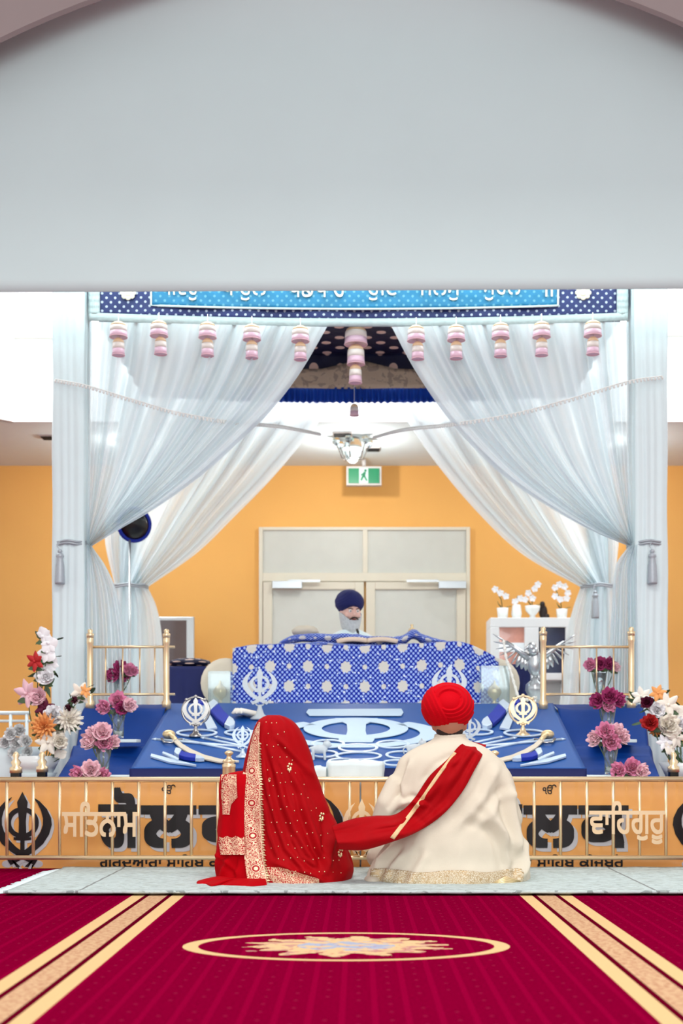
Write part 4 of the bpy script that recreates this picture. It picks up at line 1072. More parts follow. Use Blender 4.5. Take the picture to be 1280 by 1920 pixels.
def head_parts(par, c, R, brow_m):
    loc = lambda x, y, z: c + R @ Vector((x, y, z))
    for s in (-1, 1):
        b = MB(); b.ball(loc(s * .030, -.086, .014), .0125, 14, 10); e = b.build('eye', m_eye, par)
        b = MB(); b.ball(loc(s * .030, -.0955, .0135), (.0058, .004, .0058), 10, 8, R); b.build('iris', m_hair, e)
        b = MB(); b.tube([loc(s * .014, -.102, .030), loc(s * .032, -.098, .036), loc(s * .050, -.084, .030)], [.003, .004, .002], 6); b.build('eyebrow', brow_m, par)
    b = MB(); b.ball(loc(0, -.096, -.051), (.020, .006, .006), 12, 8, R); b.build('lips', mat('lip', (150, 70, 70), .5), par)
def limb(b, pts, rs): 
    pts = [Vector(p) for p in pts]
    for i in range(len(pts) - 1):
        b.tube([pts[i], pts[i + 1]], [rs[i], rs[i + 1]], 16)
    for p, r in zip(pts, rs): b.ball(p, r, 14, 10)
def hand(b, w, dirv, side, s=1, curl=.6):
    """palm and five bent fingers; w wrist, dirv pointing direction, side = towards the little finger"""
    dirv = Vector(dirv).normalized(); side = Vector(side); side = (side - dirv * side.dot(dirv)).normalized(); n = dirv.cross(side) * s
    b.tube([w, w + dirv * .045, w + dirv * .085], [.026, .036, .034], 14, flat=.45) if abs(n.z) > .5 else b.tube([w, w + dirv * .045, w + dirv * .085], [.026, .034, .030], 14)
    for k, (o, L) in enumerate(((-.030, .068), (-.010, .078), (.010, .072), (.029, .056))):
        p = w + dirv * .082 + side * o; q = p + dirv * L * .45 - n * .01 * curl; r = q + dirv * L * .3 - n * .022 * curl; t_ = r + dirv * L * .12 - n * .026 * curl
        b.tube([p - dirv * .02, q, r, t_], [.0095, .009, .008, .0065], 10)
    p = w + dirv * .03 - side * .028; b.tube([p, p + dirv * .03 - side * .025 - n * .01, p + dirv * .06 - side * .028 - n * .022], [.013, .0105, .008], 10)

def turban_fold_back(X, Z):
    # left broad bands run down to a V at the lower centre, curved layers wrap the right, a plain disc shows between
    lx = interp([(-1.1, .30), (-.75, .06), (-.45, -.08), (-.1, -.26), (.3, -.42), (.62, -.54), (.85, -.52), (1.1, -.40)], Z)[0]
    s = lx - X
    if s > 0:
        return .070 * min(1, s / .05) - .06 * min(1, max(0, s - .1)) + .026 * (1 - ((s * 5.5) % 1.0)) - .012
    rho = sqrt(((X - .02) / 1.0) ** 2 + ((Z - .28) / .92) ** 2)
    if Z < -.3: rho += .0
    if rho < .45: return -.055 + .045 * (1 - (rho / .45) ** 2)
    t = (rho - .45) / .155
    fr = t % 1.0
    return .0 + .058 * (min(1, fr / .12)) * (1 - .72 * fr)
def turban_fold_front(X, Z):
    s = abs(X) * .75 + Z * .9 + (.06 if X > 0 else 0); fr = (s * 5.2) % 1.0
    return .022 * min(1, fr / .15) * (1 - .7 * fr)
def turban(name, par, c, r, R, m_, face_open=True):
    def fn(q):
        wb = min(1, max(0, (q.y + .12) / .24)); wb = wb * wb * (3 - 2 * wb)        # local +Y is the back of the head
        k = 1 + wb * turban_fold_back(-q.x, q.z) + (1 - wb) * turban_fold_front(q.x, q.z)
        if q.z < -.55: k *= 1 - .10 * (-.55 - q.z)
        return k
    def sh(u, v):
        a = 2 * pi * u; zb = -.78
        b_ = lerp(math.asin(zb), pi / 2, v); q = Vector((cos(a) * cos(b_), sin(a) * cos(b_), sin(b_)))
        k = fn(q)
        # flatter bottom, raised at the brow
        z = q.z
        if face_open and q.y < 0 and z < -.1: z = lerp(z, -.1 + (z + .1) * .35, min(1, (-q.y) * 1.4) * (1 - min(1, abs(q.x) * 1.15)) )
        w = Vector((q.x * r[0] * k, q.y * r[1] * k, z * r[2] * k)); return c + R @ w
    b = MB(); b.grid(sh, 220, 150, True, capv=True)
    return b.build(name, m_, par)

Rback = Matrix.Rotation(radians(180), 3, 'Z')          # face away from the viewer (+Y)
PC = 6.4
# ---- groom
def gz(py): return max(0.0, H + (CY - py) / F * PC)
G = [(gz(a), (b_ - CX) / F * PC, (c_ - CX) / F * PC, D, yc) for a, b_, c_, D, yc in (
    (1381, 816, 871, .075, 0), (1389, 806, 880, .085, 0), (1398, 786, 902, .10, 0), (1410, 764, 921, .118, 0), (1426, 747, 937, .13, -.005), (1450, 742, 955, .14, -.01), (1490, 738, 966, .15, -.01),
    (1540, 736, 976, .17, 0), (1580, 722, 984, .21, .02), (1612, 700, 990, .26, .06), (1640, 688, 993, .31, .08), (1662, 688, 994, .325, .09))]
G[-1] = (0.004,) + G[-1][1:]
G = G[::-1]
def gsurf(xs, z, off=0.0):
    """point of the coat's back; xs -1..1 across"""
    xl, xr, D, yc = interp(G, z); a = math.asin(max(-1, min(1, xs))); return gring(a, z, off)
GCR = [([(948, 1455), (955, 1520), (966, 1590), (972, 1645)], 8, 0.030), ([(900, 1500), (935, 1560), (962, 1640)], 9, 0.018), ([(985, 1570), (975, 1600), (960, 1650)], 6, 0.024),
       ([(860, 1420), (820, 1440), (790, 1475)], 6, 0.015), ([(770, 1420), (756, 1470), (760, 1510)], 5, 0.018), ([(745, 1440), (742, 1480), (735, 1530)], 5, 0.018), ([(800, 1510), (770, 1500), (735, 1520)], 5, 0.021),
       ([(760, 1590), (735, 1620), (722, 1655)], 7, 0.024), ([(740, 1580), (712, 1610), (700, 1650)], 6, 0.027), ([(800, 1590), (780, 1625), (765, 1660)], 9, 0.015), ([(870, 1520), (920, 1540), (975, 1600)], 10, 0.015),
       ([(930, 1430), (900, 1490), (840, 1560)], 9, 0.015), ([(960, 1480), (930, 1500), (880, 1560)], 8, 0.012)]
def gring(a, z, off=0.0):
    xl, xr, D, yc = interp(G, z); xc, hw = (xl + xr) / 2, (xr - xl) / 2
    low = max(0, min(1, (.42 - z) / .4)); xn = sin(a)
    f = (.006 + .016 * low) * noise.noise(Vector((xn * 3.2 + z * 2, cos(a) * 2, z * 1.6)))
    f += .010 * low * sin(xn * 9 + 4 * z) + .004 * noise.noise(Vector((xn * 9, z * 7, 4)))
    f += .007 * sin((xn * 1.2 + z * 3.2) * 5) * max(0, 1 - abs(z - .38) * 4)
    if cos(a) > 0: f += crease((xc + hw * xn) * F / PC + CX, CY - (z - H) * F / PC, GCR)
    r = 1 + (f + off) / max(.12, D)
    return Vector((xc + hw * sin(a) * (1 + (f + off) / hw), PC + yc - D * abs(cos(a)) ** .75 * (1 if cos(a) > 0 else -1) * r, z))
GX = P(839, 0, PC).x
groom = thing('person', 'person in a red turban and cream coat seated cross-legged on the rug, seen from behind', 'person', (GX, PC, 0))
b = MB(); hc = P(842, 1352, PC); hc.z = .765
head_geo(b, hc, Rback)
b.tube([hc + Vector((0, -.015, -.05)), hc + Vector((0, -.01, -.12)), hc + Vector((0, -.01, -.19))], [.058, .057, .066], 18)
gc = lambda px, py, d=PC: P(px, py, d)
limb(b, [(GX, PC, .54), (GX, PC, .30), (GX, PC, .13)], [.125, .13, .155])
limb(b, [gc(775, 1440), gc(735, 1528), gc(775, 1565, 6.63)], [.055, .042, .03]); limb(b, [gc(915, 1440), gc(950, 1540), gc(905, 1568, 6.63)], [.055, .042, .03])
limb(b, [(GX - .08, PC + .02, .12), (GX - .27, PC + .32, .12), (GX + .02, PC + .40, .06)], [.09, .065, .045]); limb(b, [(GX + .08, PC + .02, .12), (GX + .27, PC + .32, .12), (GX - .02, PC + .36, .07)], [.09, .065, .045])
hand(b, gc(775, 1565, 6.63), (.35, .9, -.1), (0, 0, -1)); hand(b, gc(905, 1568, 6.63), (-.35, .9, -.1), (0, 0, -1))
b.build('body', m_skin, groom, remesh=.006, sm=3)
head_parts(groom, hc, Rback, m_hair)
b = MB(); b.ball(hc + Vector((0, -.030, -.034)), (.064, .050, .056), 20, 14); b.build('nape_hair', m_hair, groom)
b = MB(); b.ball(hc + Vector((0, .06, -.075)), (.062, .05, .06), 20, 14, fn=lambda q: 1 + .08 * noise.noise(q * 6)); b.build('beard', m_hair, groom)
tc = P(839, 1326, PC)
turban('turban', groom, tc + Vector((0, .01, 0)), (.124, .138, .114), Rback, m_turb)
b = MB()
zt = G[-1][0]
b.grid(lambda u, v: gring(2 * pi * u, lerp(.004, zt, v)), 160, 120, True, capv=True)
limb(b, [gc(766, 1442), gc(750, 1490), gc(730, 1525, 6.36), gc(726, 1552, 6.42), gc(762, 1568, 6.6)], [.060, .060, .066, .060, .046])
limb(b, [gc(742, 1470, 6.36), gc(724, 1506, 6.33), gc(716, 1536, 6.36), gc(728, 1556, 6.44)], [.05, .048, .050, .046]); limb(b, [gc(752, 1500, 6.30), gc(730, 1520, 6.30), gc(722, 1548, 6.32)], [.020, .022, .018])
limb(b, [gc(925, 1442), gc(958, 1535), gc(915, 1566, 6.6)], [.062, .056, .046])
b.ball((GX - .19, PC + .30, .10), (.20, .20, .10), 20, 12); b.ball((GX + .19, PC + .30, .10), (.20, .20, .10), 20, 12)
coat = b.build('coat', m_cream, groom, remesh=.0065, sm=4)
b = MB(); b.lathe([(.080, 0), (.075, .028), (.071, .031), (.070, .0)], P(843.5, 1388.5, PC), 40, wob=lambda a, z: 1 - .0 * sin(a)); b.build('collar', m_cream, coat)
b = MB()
b.grid(lambda u, v: gsurf(lerp(-.93, .80, u), lerp(.010, .075 + .006 * sin(u * 14), v), .010), 120, 10, uv=lambda u, v: (v * .08, u * .8)); b.build('embroidered_hem', m_embc, coat, solid=.004)
b = MB(); 
for i in range(4):
    q0 = gsurf(.50, .010 + .004 * i, .012); q1 = gsurf(.64, .020 + .008 * i, .022); q2 = gsurf(.78, .010 + .004 * i, .012); b.tube([q0, q1, q2], [.002, .006, .002], 8)
b.build('gathered_gold_edge', m_gold, coat)
b = MB(); b.ball(P(700, 1650, 6.35), (.045, .09, .03), 16, 10); b.ball(P(693, 1655, 6.35), (.03, .05, .02), 16, 10); b.build('coat_tail', m_cream, coat)
# ---- red sash across his back to the bride
up = [(880, 1390), (862, 1398), (840, 1423), (806, 1455), (773, 1502), (742, 1528), (702, 1531), (664, 1536), (622, 1550)]
lw = [(911, 1397), (906, 1411), (890, 1441), (864, 1487), (828, 1528), (780, 1560), (728, 1580), (680, 1593), (636, 1592)]
def gback(px, py, off):
    p = P(px, py, 6.25); z = p.z; xl, xr, D, yc = interp(G, z); xc, hw = (xl + xr) / 2, (xr - xl) / 2
    d = 6.25
    for _ in range(3):
        p = P(px, py, d); z = p.z; xl, xr, D, yc = interp(G, z); xc, hw = (xl + xr) / 2, (xr - xl) / 2
        xs = max(-.97, min(.97, (p.x - xc) / hw)); q = gring(math.asin(xs), z, off); d = q.y
    return d
def sash(u, v, off=0.0):
    a = poly_at(up, v); c_ = poly_at(lw, v); x, y = lerp(a[0], c_[0], u), lerp(a[1], c_[1], u)
    free = max(0, min(1, (v - .52) / .14)); free = free * free * (3 - 2 * free)
    d = lerp(gback(x, y, .014), 6.16 + .05 * sin(u * pi * .9 + 2.2) + .14 * max(0, (v - .85)), free)
    d -= (.030 * sin(pi * u) ** .6) * (.45 + .55 * free)
    fold = .008 * sin(u * 9 + 5 * v) + .003 * sin(u * 21 - 4 * v) + .010 * noise.noise(Vector((u * 4, v * 9, 2)))
    if v < .06: d += (.06 - v) * 1.2
    return P(x, y, d + fold - off)
b = MB(); b.grid(sash, 60, 160)
b.grid(lambda u, v: sash(u, v) + Vector((0, .035 + .02 * sin(pi * u), 0)), 24, 60)
sa = b.build('wedding_sash', m_redd, org=P(700, 1560, 6.2), solid=.005)
tag(sa, 'long red sash crossing the cream coat from right shoulder down to the veiled person', 'sash')
b = MB()
gl = [(853, 1411), (818, 1458), (794, 1494), (765, 1533), (735, 1572)]
def uvof(px, py):
    best = None
    for j in range(61):
        v = j / 60; a = poly_at(up, v); c_ = poly_at(lw, v)
        for i in range(21):
            u = i / 20; e = (lerp(a[0], c_[0], u) - px) ** 2 + (lerp(a[1], c_[1], u) - py) ** 2
            if best is None or e < best[0]: best = (e, u, v)
    return best[1], best[2]
LN = [uvof(*poly_at(gl, i / 12)) for i in range(13)]
def glf(u, v):
    q = poly_at([(a, b_, 0) for a, b_ in LN], v); q2 = poly_at(gl, v); w = 2.6 + 1.2 * v
    uu, vv = uvof_c(v); p = sash(uu, vv, .006); d = p.y
    return P(q2[0] + (u - .5) * 2 * w, q2[1] + (u - .5) * 1.0 * w, d)
def uvof_c(v):
    k = v * 12; i = min(11, int(k)); f_ = k - i; return lerp(LN[i][0], LN[i + 1][0], f_), lerp(LN[i][1], LN[i + 1][1], f_)
b.grid(glf, 4, 60); b.build('gold_stripe', m_braidg, sa, solid=.004)

# ---- bride
def bz(py): return max(0.0, H + (CY - py) / F * PC)
def rows(src): 
    r = [(bz(a), (b_ - CX) / F * PC, (c_ - CX) / F * PC, D, yc) for a, b_, c_, D, yc in src]; r[-1] = (.004,) + r[-1][1:]; return r[::-1]
V = rows(((1341, 503, 524, .03, .0), (1345, 493, 536, .055, 0), (1353, 484, 549, .085, 0), (1366, 478, 560, .105, 0), (1385, 472, 570, .115, 0), (1410, 465, 580, .118, 0), (1432, 460, 586, .12, 0), (1455, 456, 589, .13, 0),
          (1480, 454, 597, .14, 0), (1510, 454, 609, .155, 0), (1545, 455, 622, .18, .02), (1580, 457, 640, .22, .04), (1610, 460, 655, .26, .06), (1635, 464, 661, .29, .08), (1658, 470, 657, .30, .09)))
Bd = rows(((1440, 500, 560, .06, .02), (1447, 440, 572, .09, .02), (1455, 420, 580, .11, .02), (1475, 414, 585, .13, .02), (1510, 412, 595, .14, .02), (1550, 409, 610, .16, .03), (1585, 404, 625, .19, .05), (1610, 399, 640, .23, .07), (1640, 402, 645, .27, .09), (1658, 400, 650, .28, .09)))
def ring(T, a, z, off, fold):
    xl, xr, D, yc = interp(T, z); xc, hw = (xl + xr) / 2, (xr - xl) / 2; f = fold(a, z) + off
    return Vector((xc + hw * sin(a) * (1 + f / hw), PC + yc - D * abs(cos(a)) ** .8 * (1 if cos(a) > 0 else -1) * (1 + f / max(.08, D)), z))
VCR = [([(520, 1380), (542, 1405), (573, 1439), (587, 1461)], 5, .008), ([(492, 1399), (500, 1444), (509, 1489), (523, 1537), (542, 1585), (573, 1624), (612, 1632)], 5.5, .014),
       ([(506, 1394), (523, 1450), (537, 1506), (554, 1551), (579, 1593), (612, 1627)], 6, .015), ([(537, 1427), (565, 1484), (582, 1540), (599, 1585), (621, 1621)], 6, .016),
       ([(579, 1439), (599, 1478), (618, 1523), (622, 1562), (618, 1607), (608, 1636)], 7, .020), ([(509, 1607), (554, 1624), (593, 1636), (634, 1661)], 6, .014), ([(548, 1560), (570, 1600), (600, 1622)], 4, .010),
       ([(640, 1560), (650, 1600), (652, 1640)], 6, .010), ([(520, 1410), (545, 1470), (560, 1520)], 5, .008), ([(500, 1500), (510, 1560), (530, 1610)], 5, .009)]
def vfold(a, z):
    low = max(0, min(1, (.66 - z) / .5)); x = sin(a); s = x + .55 * (z - .3)           # creases drift to the right as they fall
    f = (.004 * sin(s * 15) + .003 * sin(s * 27 + 1.3)) * low * (.35 + .65 * max(0, min(1, (x + .45) * 1.6)))
    if cos(a) > 0:
        xl, xr, D, yc = interp(V, z); f += crease(((xl + xr) / 2 + (xr - xl) / 2 * x) * F / PC + CX, CY - (z - H) * F / PC, VCR)
    f += .006 * noise.noise(Vector((x * 4, z * 6, 1)))
    f -= .03 * math.exp(-((z - .13) / .05) ** 2) * max(0, x) * (1 if cos(a) > 0 else 0) * .6
    return f
bride = thing('person', 'person wholly covered by a red gold-edged veil seated on the rug, seen from behind', 'person', (P(535, 0, PC).x, PC, 0))
BX = P(522, 0, PC).x
b = MB(); hb = Vector((P(520, 0, PC).x, PC, bz(1396)))
head_geo(b, hb, Rback); b.tube([hb + Vector((0, 0, -.05)), hb + Vector((0, 0, -.2))], [.048, .055], 16)
limb(b, [(BX, PC, .46), (BX, PC, .28), (BX + .02, PC, .12)], [.10, .10, .14])
limb(b, [(BX - .13, PC, .48), (BX - .15, PC + .05, .26), (BX - .04, PC + .24, .2)], [.04, .035, .025]); limb(b, [(BX + .13, PC, .48), (BX + .15, PC + .05, .26), (BX + .04, PC + .24, .2)], [.04, .035, .025])
limb(b, [(BX - .06, PC + .04, .11), (BX - .20, PC + .28, .10), (BX + .02, PC + .36, .05)], [.08, .06, .04]); limb(b, [(BX + .08, PC + .04, .11), (BX + .24, PC + .28, .10), (BX, PC + .32, .06)], [.08, .06, .04])
hand(b, Vector((BX - .04, PC + .24, .2)), (.3, .9, -.1), (0, 0, -1)); hand(b, Vector((BX + .04, PC + .24, .2)), (-.3, .9, -.1), (0, 0, -1))
b.build('body', m_skin, bride, remesh=.006, sm=3); head_parts(bride, hb, Rback, m_hair)
b = MB(); b.ball(hb + Vector((0, -.02, .01)), (.080, .090, .100), 24, 16); b.build('hair', m_hair, bride)
DCR = [([(412, 1590), (406, 1620), (402, 1650)], 4, .008), ([(438, 1598), (425, 1625), (412, 1655)], 5, .012), ([(455, 1600), (450, 1630), (446, 1660)], 5, .010), ([(405, 1600), (430, 1612), (455, 1640)], 4, .008), ([(424, 1480), (420, 1540), (414, 1590)], 4, .008)]
def sf(a, z):
    x = sin(a); f = .004 * sin(x * 14 + z * 6) * max(0, min(1, (.5 - z) / .3)) + .006 * noise.noise(Vector((x * 5, z * 6, 7)))
    if cos(a) > 0:
        xl, xr, D, yc = interp(Bd, z); f += crease(((xl + xr) / 2 + (xr - xl) / 2 * x) * F / PC + CX, CY - (z - H) * F / PC, DCR)
    return f
b = MB(); b.grid(lambda u, v: ring(Bd, 2 * pi * u, lerp(.004, Bd[-1][0], v ** .9), 0, sf), 160, 90, True, capv=True)
dress = b.build('dress', m_red, bride)
b = MB()                                                     # hem of the skirt spreading over the rug on her left
def hem(u, v):
    q = [(500, 1667), (475, 1669), (440, 1668), (412, 1667), (396, 1669), (384, 1665), (369, 1664), (371, 1660), (388, 1658), (404, 1651)]
    p = poly_at([(x, y, 0) for x, y in q], u); d = H * F / (p[1] - CY); o = P(p[0], p[1], d); i_ = Vector((P(490, 0, 6.3).x, 6.35, .05))
    w = o.lerp(Vector((lerp(o.x, i_.x, .6), lerp(o.y, 6.35, .7), .05)), v); w.z = .012 + .016 * v + .007 * abs(sin(u * 13)) * (1 - v) + .012 * sin(pi * v); return w
b.grid(hem, 120, 14); b.build('skirt_hem', m_red, dress, solid=.008)
veil_t = V[-1][0]
b = MB(); b.grid(lambda u, v: ring(V, 2 * pi * u, lerp(.03 if False else .006, veil_t, v), .004, vfold), 260, 200, True, capv=True)
veil = b.build('veil', m_redd, bride)
def vsurf(px, py, off, T=V, fold=vfold):
    d = 6.25
    for _ in range(4):
        p = P(px, py, d); xl, xr, D, yc = interp(T, max(.004, p.z)); xc, hw = (xl + xr) / 2, (xr - xl) / 2
        q = ring(T, math.asin(max(-.995, min(.995, (p.x - xc) / hw))), max(.004, p.z), off, fold); d = q.y
    return Vector((p.x, q.y, max(.006, p.z)))
Lb = [(1352, 482, 488), (1366, 477, 487), (1400, 466, 486), (1440, 458, 487), (1480, 455, 488), (1530, 456, 490), (1580, 459, 492), (1620, 464, 496), (1655, 471, 502)]
def near(px, py, off):
    p = vsurf(px, py, 0); q = vsurf(px, py, 0, Bd, sf); return Vector((p.x, min(p.y, q.y) - off, p.z))
b = MB()
def dl(u, v):
    py = lerp(1360, 1660, v); a, c_ = interp(Lb, py); e = 4 * u * (1 - u); p = near(lerp(a - 1, lerp(c_ + 8, 545, v), u), py, .0)
    return p + Vector((0, -.006 * min(1, (1 - u) * 4), 0))
b.grid(dl, 40, 120); b.build('veil_fold', m_redd, veil)
def band(u, v):
    py = lerp(1354, 1657, v); a, c_ = interp(Lb, py); return near(lerp(a, c_, u), py, .011)
b = MB(); b.grid(band, 24, 200, uv=lambda u, v: (lerp(.0, .078, u), v * .80)); b.build('embroidered_band', m_emb, veil)
# leafy edge of the band
b = MB()
for i in range(64):
    v = (i + .5) / 64
    if v < .12: continue
    p = band(1.0, v); q = band(1.0, min(1, v + .005)); t_ = (q - p).normalized(); s_ = (band(1.0, v) - band(.93, v)).normalized(); L = .011 if i % 2 else .017
    n_ = t_.cross(s_); n_ = n_ if n_.y < 0 else -n_
    b.add([p - t_ * .004 + n_ * .001, p + t_ * .004 + n_ * .001, p + s_ * L + t_ * .003 + n_ * .002, p + s_ * L * .5 - t_ * .004 + n_ * .002], [(0, 1, 2, 3)])
b.build('leaf_edging', m_gold, veil, solid=.0012, smooth=False)
b = MB()
def low(u, v):
    x = lerp(494, 598, u); yt = lerp(1626, 1648, max(0, u - .3) / .7); return vsurf(x, lerp(yt, 1666, v), .009)
b.grid(low, 60, 16, uv=lambda u, v: (v * .075, u * .27)); b.build('embroidered_hem', m_emb2, veil)
# shoulder scarf end on her left
def scarf(u, v):
    py = lerp(1452, 1602, v); a, c_ = interp([(1452, 414, 462), (1480, 411, 460), (1520, 412, 458), (1560, 408, 458), (1602, 414, 460)], py)
    p = vsurf(lerp(a, c_, u), py, .012 + .006 * sin(u * 11), Bd, sf); return p + Vector((0, -.012, 0))
b = MB(); b.grid(scarf, 30, 60); sc_ = b.build('scarf_end', m_red, veil, solid=.004)
b = MB(); b.grid(lambda u, v: scarf(lerp(.03, .62, u) + .10 * v - .3 * v * v * (1 - u) * 0, lerp(0, .5 - .22 * (u > .5) * u, v)) + Vector((0, -.006, 0)), 16, 30, uv=lambda u, v: (u * .06, v * .2)); b.build('embroidered_edge', m_emb2, sc_)
b = MB(); b.grid(lambda u, v: scarf(lerp(.0, 1.0, u), lerp(.76 + .03 * abs(sin(u * 9)), 1.0, v)) + Vector((0, -.006, 0)), 16, 20, uv=lambda u, v: (u * .1, v * .09)); b.build('embroidered_cuff', m_emb2, sc_)
# gold sequins
b = MB(); R3 = random.Random(5); cnt = 0
for r in range(13):
    py = 1352 + r * 23.5
    a, c_ = 490 + r * 1.3, 532 + r * 10.6
    n_ = max(3, int((c_ - a) / 14)); 
    for i in range(n_):
        x = lerp(a + 8, c_ - 6, (i + .5 * (r % 2)) / n_) + R3.uniform(-3, 3); y = py + R3.uniform(-4, 4)
        xl, xr, D, yc = interp(V, bz(y))
        if (xr * F / PC + CX) - 5 < x: continue
        p = vsurf(x, y, .006); b.ball(p, (.0030, .0018, .0030), 6, 4)
for (mx_, my_) in ((543, 1440), (603, 1533), (638, 1601), (485, 1361), (505, 1463)):
    s0 = .5 if my_ in (1361, 1463) else 1
    for k in range(7):
        a = k * .9; rr = (3 + k * 1.1) * s0; x, y = mx_ + rr * cos(a) * .5, my_ + rr * sin(a) * .9
        p = vsurf(x, y, .006); b.ball(p, (.006 * s0, .002, .006 * s0), 8, 4)
sq = b.build('sequins', m_gold, veil); sq['kind'] = 'stuff'
# ---- reader behind the scripture
RDp = 10.6; Rr = Matrix.Rotation(radians(18), 3, 'Z') @ Matrix.Rotation(radians(8), 3, 'X')
rc = P(657, 1148, RDp); reader = thing('person', 'person in navy turban and white shirt with a grey beard, reading behind the blue cloth', 'person', (rc.x, RDp, .93))
b = MB(); head_geo(b, rc, Rr); b.tube([rc + Vector((0, .01, -.05)), rc + Vector((0, .02, -.18))], [.055, .062], 16)
limb(b, [(rc.x, RDp + .03, 1.45), (rc.x, RDp + .03, 1.25), (rc.x, RDp, 1.08)], [.12, .12, .14])
limb(b, [(rc.x - .17, RDp + .02, 1.48), (rc.x - .22, RDp - .05, 1.26), (rc.x - .12, RDp - .30, 1.30)], [.05, .04, .028]); limb(b, [(rc.x + .17, RDp + .02, 1.48), (rc.x + .22, RDp - .05, 1.26), (rc.x + .14, RDp - .30, 1.30)], [.05, .04, .028])
limb(b, [(rc.x - .09, RDp - .02, 1.03), (rc.x - .30, RDp - .12, 1.02), (rc.x, RDp - .22, .99)], [.08, .06, .045]); limb(b, [(rc.x + .09, RDp - .02, 1.03), (rc.x + .30, RDp - .12, 1.02), (rc.x, RDp - .16, .99)], [.08, .06, .045])
hand(b, Vector((rc.x - .12, RDp - .30, 1.30)), (.2, -1, .1), (-1, 0, 0)); hand(b, Vector((rc.x + .14, RDp - .30, 1.30)), (-.2, -1, .1), (1, 0, 0))
b.build('body', m_skin2, reader, remesh=.006, sm=2); head_parts(reader, rc, Rr, m_hair)
b = MB(); L_ = lambda x, y, z: rc + Rr @ Vector((x, y, z))
def beardf(u, v):
    a = lerp(-2.0, 2.0, u); z = lerp(-.005, -.175, v); w = (.076 - .012 * v - .026 * v ** 2) * (1 if v < .7 else 1 - (v - .7) * 1.6)
    cut = .0
    r_ = 1.06 + .04 * noise.noise(Vector((u * 12, v * 6, 0)))
    y = -.092 * cos(a) * r_ * (1 if v < .6 else 1 - (v - .6) * .5) ; 
    zz = z - (.055 * max(0, cos(a)) ** 2 * (1 - v) )
    return L_(w * sin(a) * r_ * 1.05, y - .012 * v, zz)
b.grid(beardf, 50, 24); b.build('beard', m_beard, reader, solid=.012)
b = MB()
for s_ in (-1, 1): b.tube([L_(0, -.112, -.036), L_(s_ * .018, -.110, -.040), L_(s_ * .036, -.098, -.054)], [.005, .007, .003], 8)
b.build('moustache', m_hair, reader)
turban('turban', reader, rc + Vector((-.005, .012, .055)), (.118, .125, .105), Rr, m_red) if False else turban('turban', reader, rc + Rr @ Vector((-.004, .022, .076)), (.112, .126, .100), Rr, mat('navy_turban_cloth', (14, 20, 84), .8, var=.12))
b = MB(); T_ = [(1.00, .30, .22, -.02), (1.15, .22, .18, 0), (1.30, .22, .16, .02), (1.42, .24, .14, .03), (1.50, .22, .12, .03), (1.555, .15, .10, .02), (1.59, .08, .075, .015)]
def shirt(u, v):
    z = lerp(1.0, 1.59, v); w, D, yc = interp(T_, z); a = 2 * pi * u; f_ = 1 + .03 * noise.noise(Vector((cos(a) * 3, sin(a) * 3, z * 5)))
    return Vector((rc.x + w * cos(a) * f_, RDp + yc + D * sin(a) * f_, z))
b.grid(shirt, 60, 40, True, capv=True)
limb(b, [(rc.x - .18, RDp + .02, 1.47), (rc.x - .23, RDp - .05, 1.26), (rc.x - .13, RDp - .25, 1.29)], [.062, .055, .042]); limb(b, [(rc.x + .18, RDp + .02, 1.47), (rc.x + .23, RDp - .05, 1.26), (rc.x + .15, RDp - .25, 1.29)], [.062, .055, .042])
b.build('shirt', m_satin, reader, remesh=.008, sm=3)
t = thing('microphone', 'small black gooseneck microphone before the bearded reader', 'microphone', P(668, 1195, 10.0))
b = MB(); b.tube([P(676, 1206, 10.0), P(675, 1194, 10.0), P(671, 1186, 10.05)], .005, 8); b.build('gooseneck', m_black, t); b = MB(); b.tube([P(671, 1186, 10.05), P(669, 1180, 10.07)], .010, 10); b.build('capsule', m_black, t)
# ------------------------------------------------------------------ weapons and steel rings on the sloping platform
def bpo(px, py): return BP(px, py, .006)
def fill(b, pts, h0=0, h1=.006): b.prism(pts, mpB, h0, h1)
def weapon_curve(pts, ws):
    A = []; B = []
    for i, (x, y) in enumerate(pts):
        x0, y0 = pts[max(0, i - 1)]; x1, y1 = pts[min(len(pts) - 1, i + 1)]; dx, dy = x1 - x0, y1 - y0; L = sqrt(dx * dx + dy * dy)
        A.append((x - dy / L * ws[i], y + dx / L * ws[i])); B.append((x + dy / L * ws[i], y - dx / L * ws[i]))
    return A, B
# curved swords with gold hilts
for s, cx, lb in ((1, 0, 'curved sword with a round gold hilt on the left of the blue platform'), (-1, 1343, 'curved sword with a round gold hilt on the right of the blue platform')):
    M_ = lambda x: x * s + cx
    t = thing('curved_sword', lb, 'sword', bpo(M_(370), 1410))
    pts = [(326, 1392), (340, 1405), (358, 1416), (382, 1426), (412, 1433), (448, 1434)]; A, B = weapon_curve([(M_(x), y) for x, y in pts], [3.6, 4.0, 4.2, 3.8, 3.0, .6])
    b = MB(); b.strip(A, B, mpB, .004, .012); b.build('blade', m_cream, t, smooth=False)
    b = MB(); b.ball(BP(M_(317), 1386, .03), (.040, .028, .028), 18, 12); b.tube([BP(M_(312), 1386, .03), BP(M_(322), 1388, .03), BP(M_(330), 1394, .02)], [.02, .016, .014], 10); h = b.build('hilt', m_gold, t)
    b = MB(); b.tube([BP(M_(303), 1391, .02), BP(M_(308), 1398, .02), BP(M_(322), 1399, .02), BP(M_(333), 1393, .02), BP(M_(342), 1392, .02)], .007, 8); b.build('crossguard', m_chrome, h)
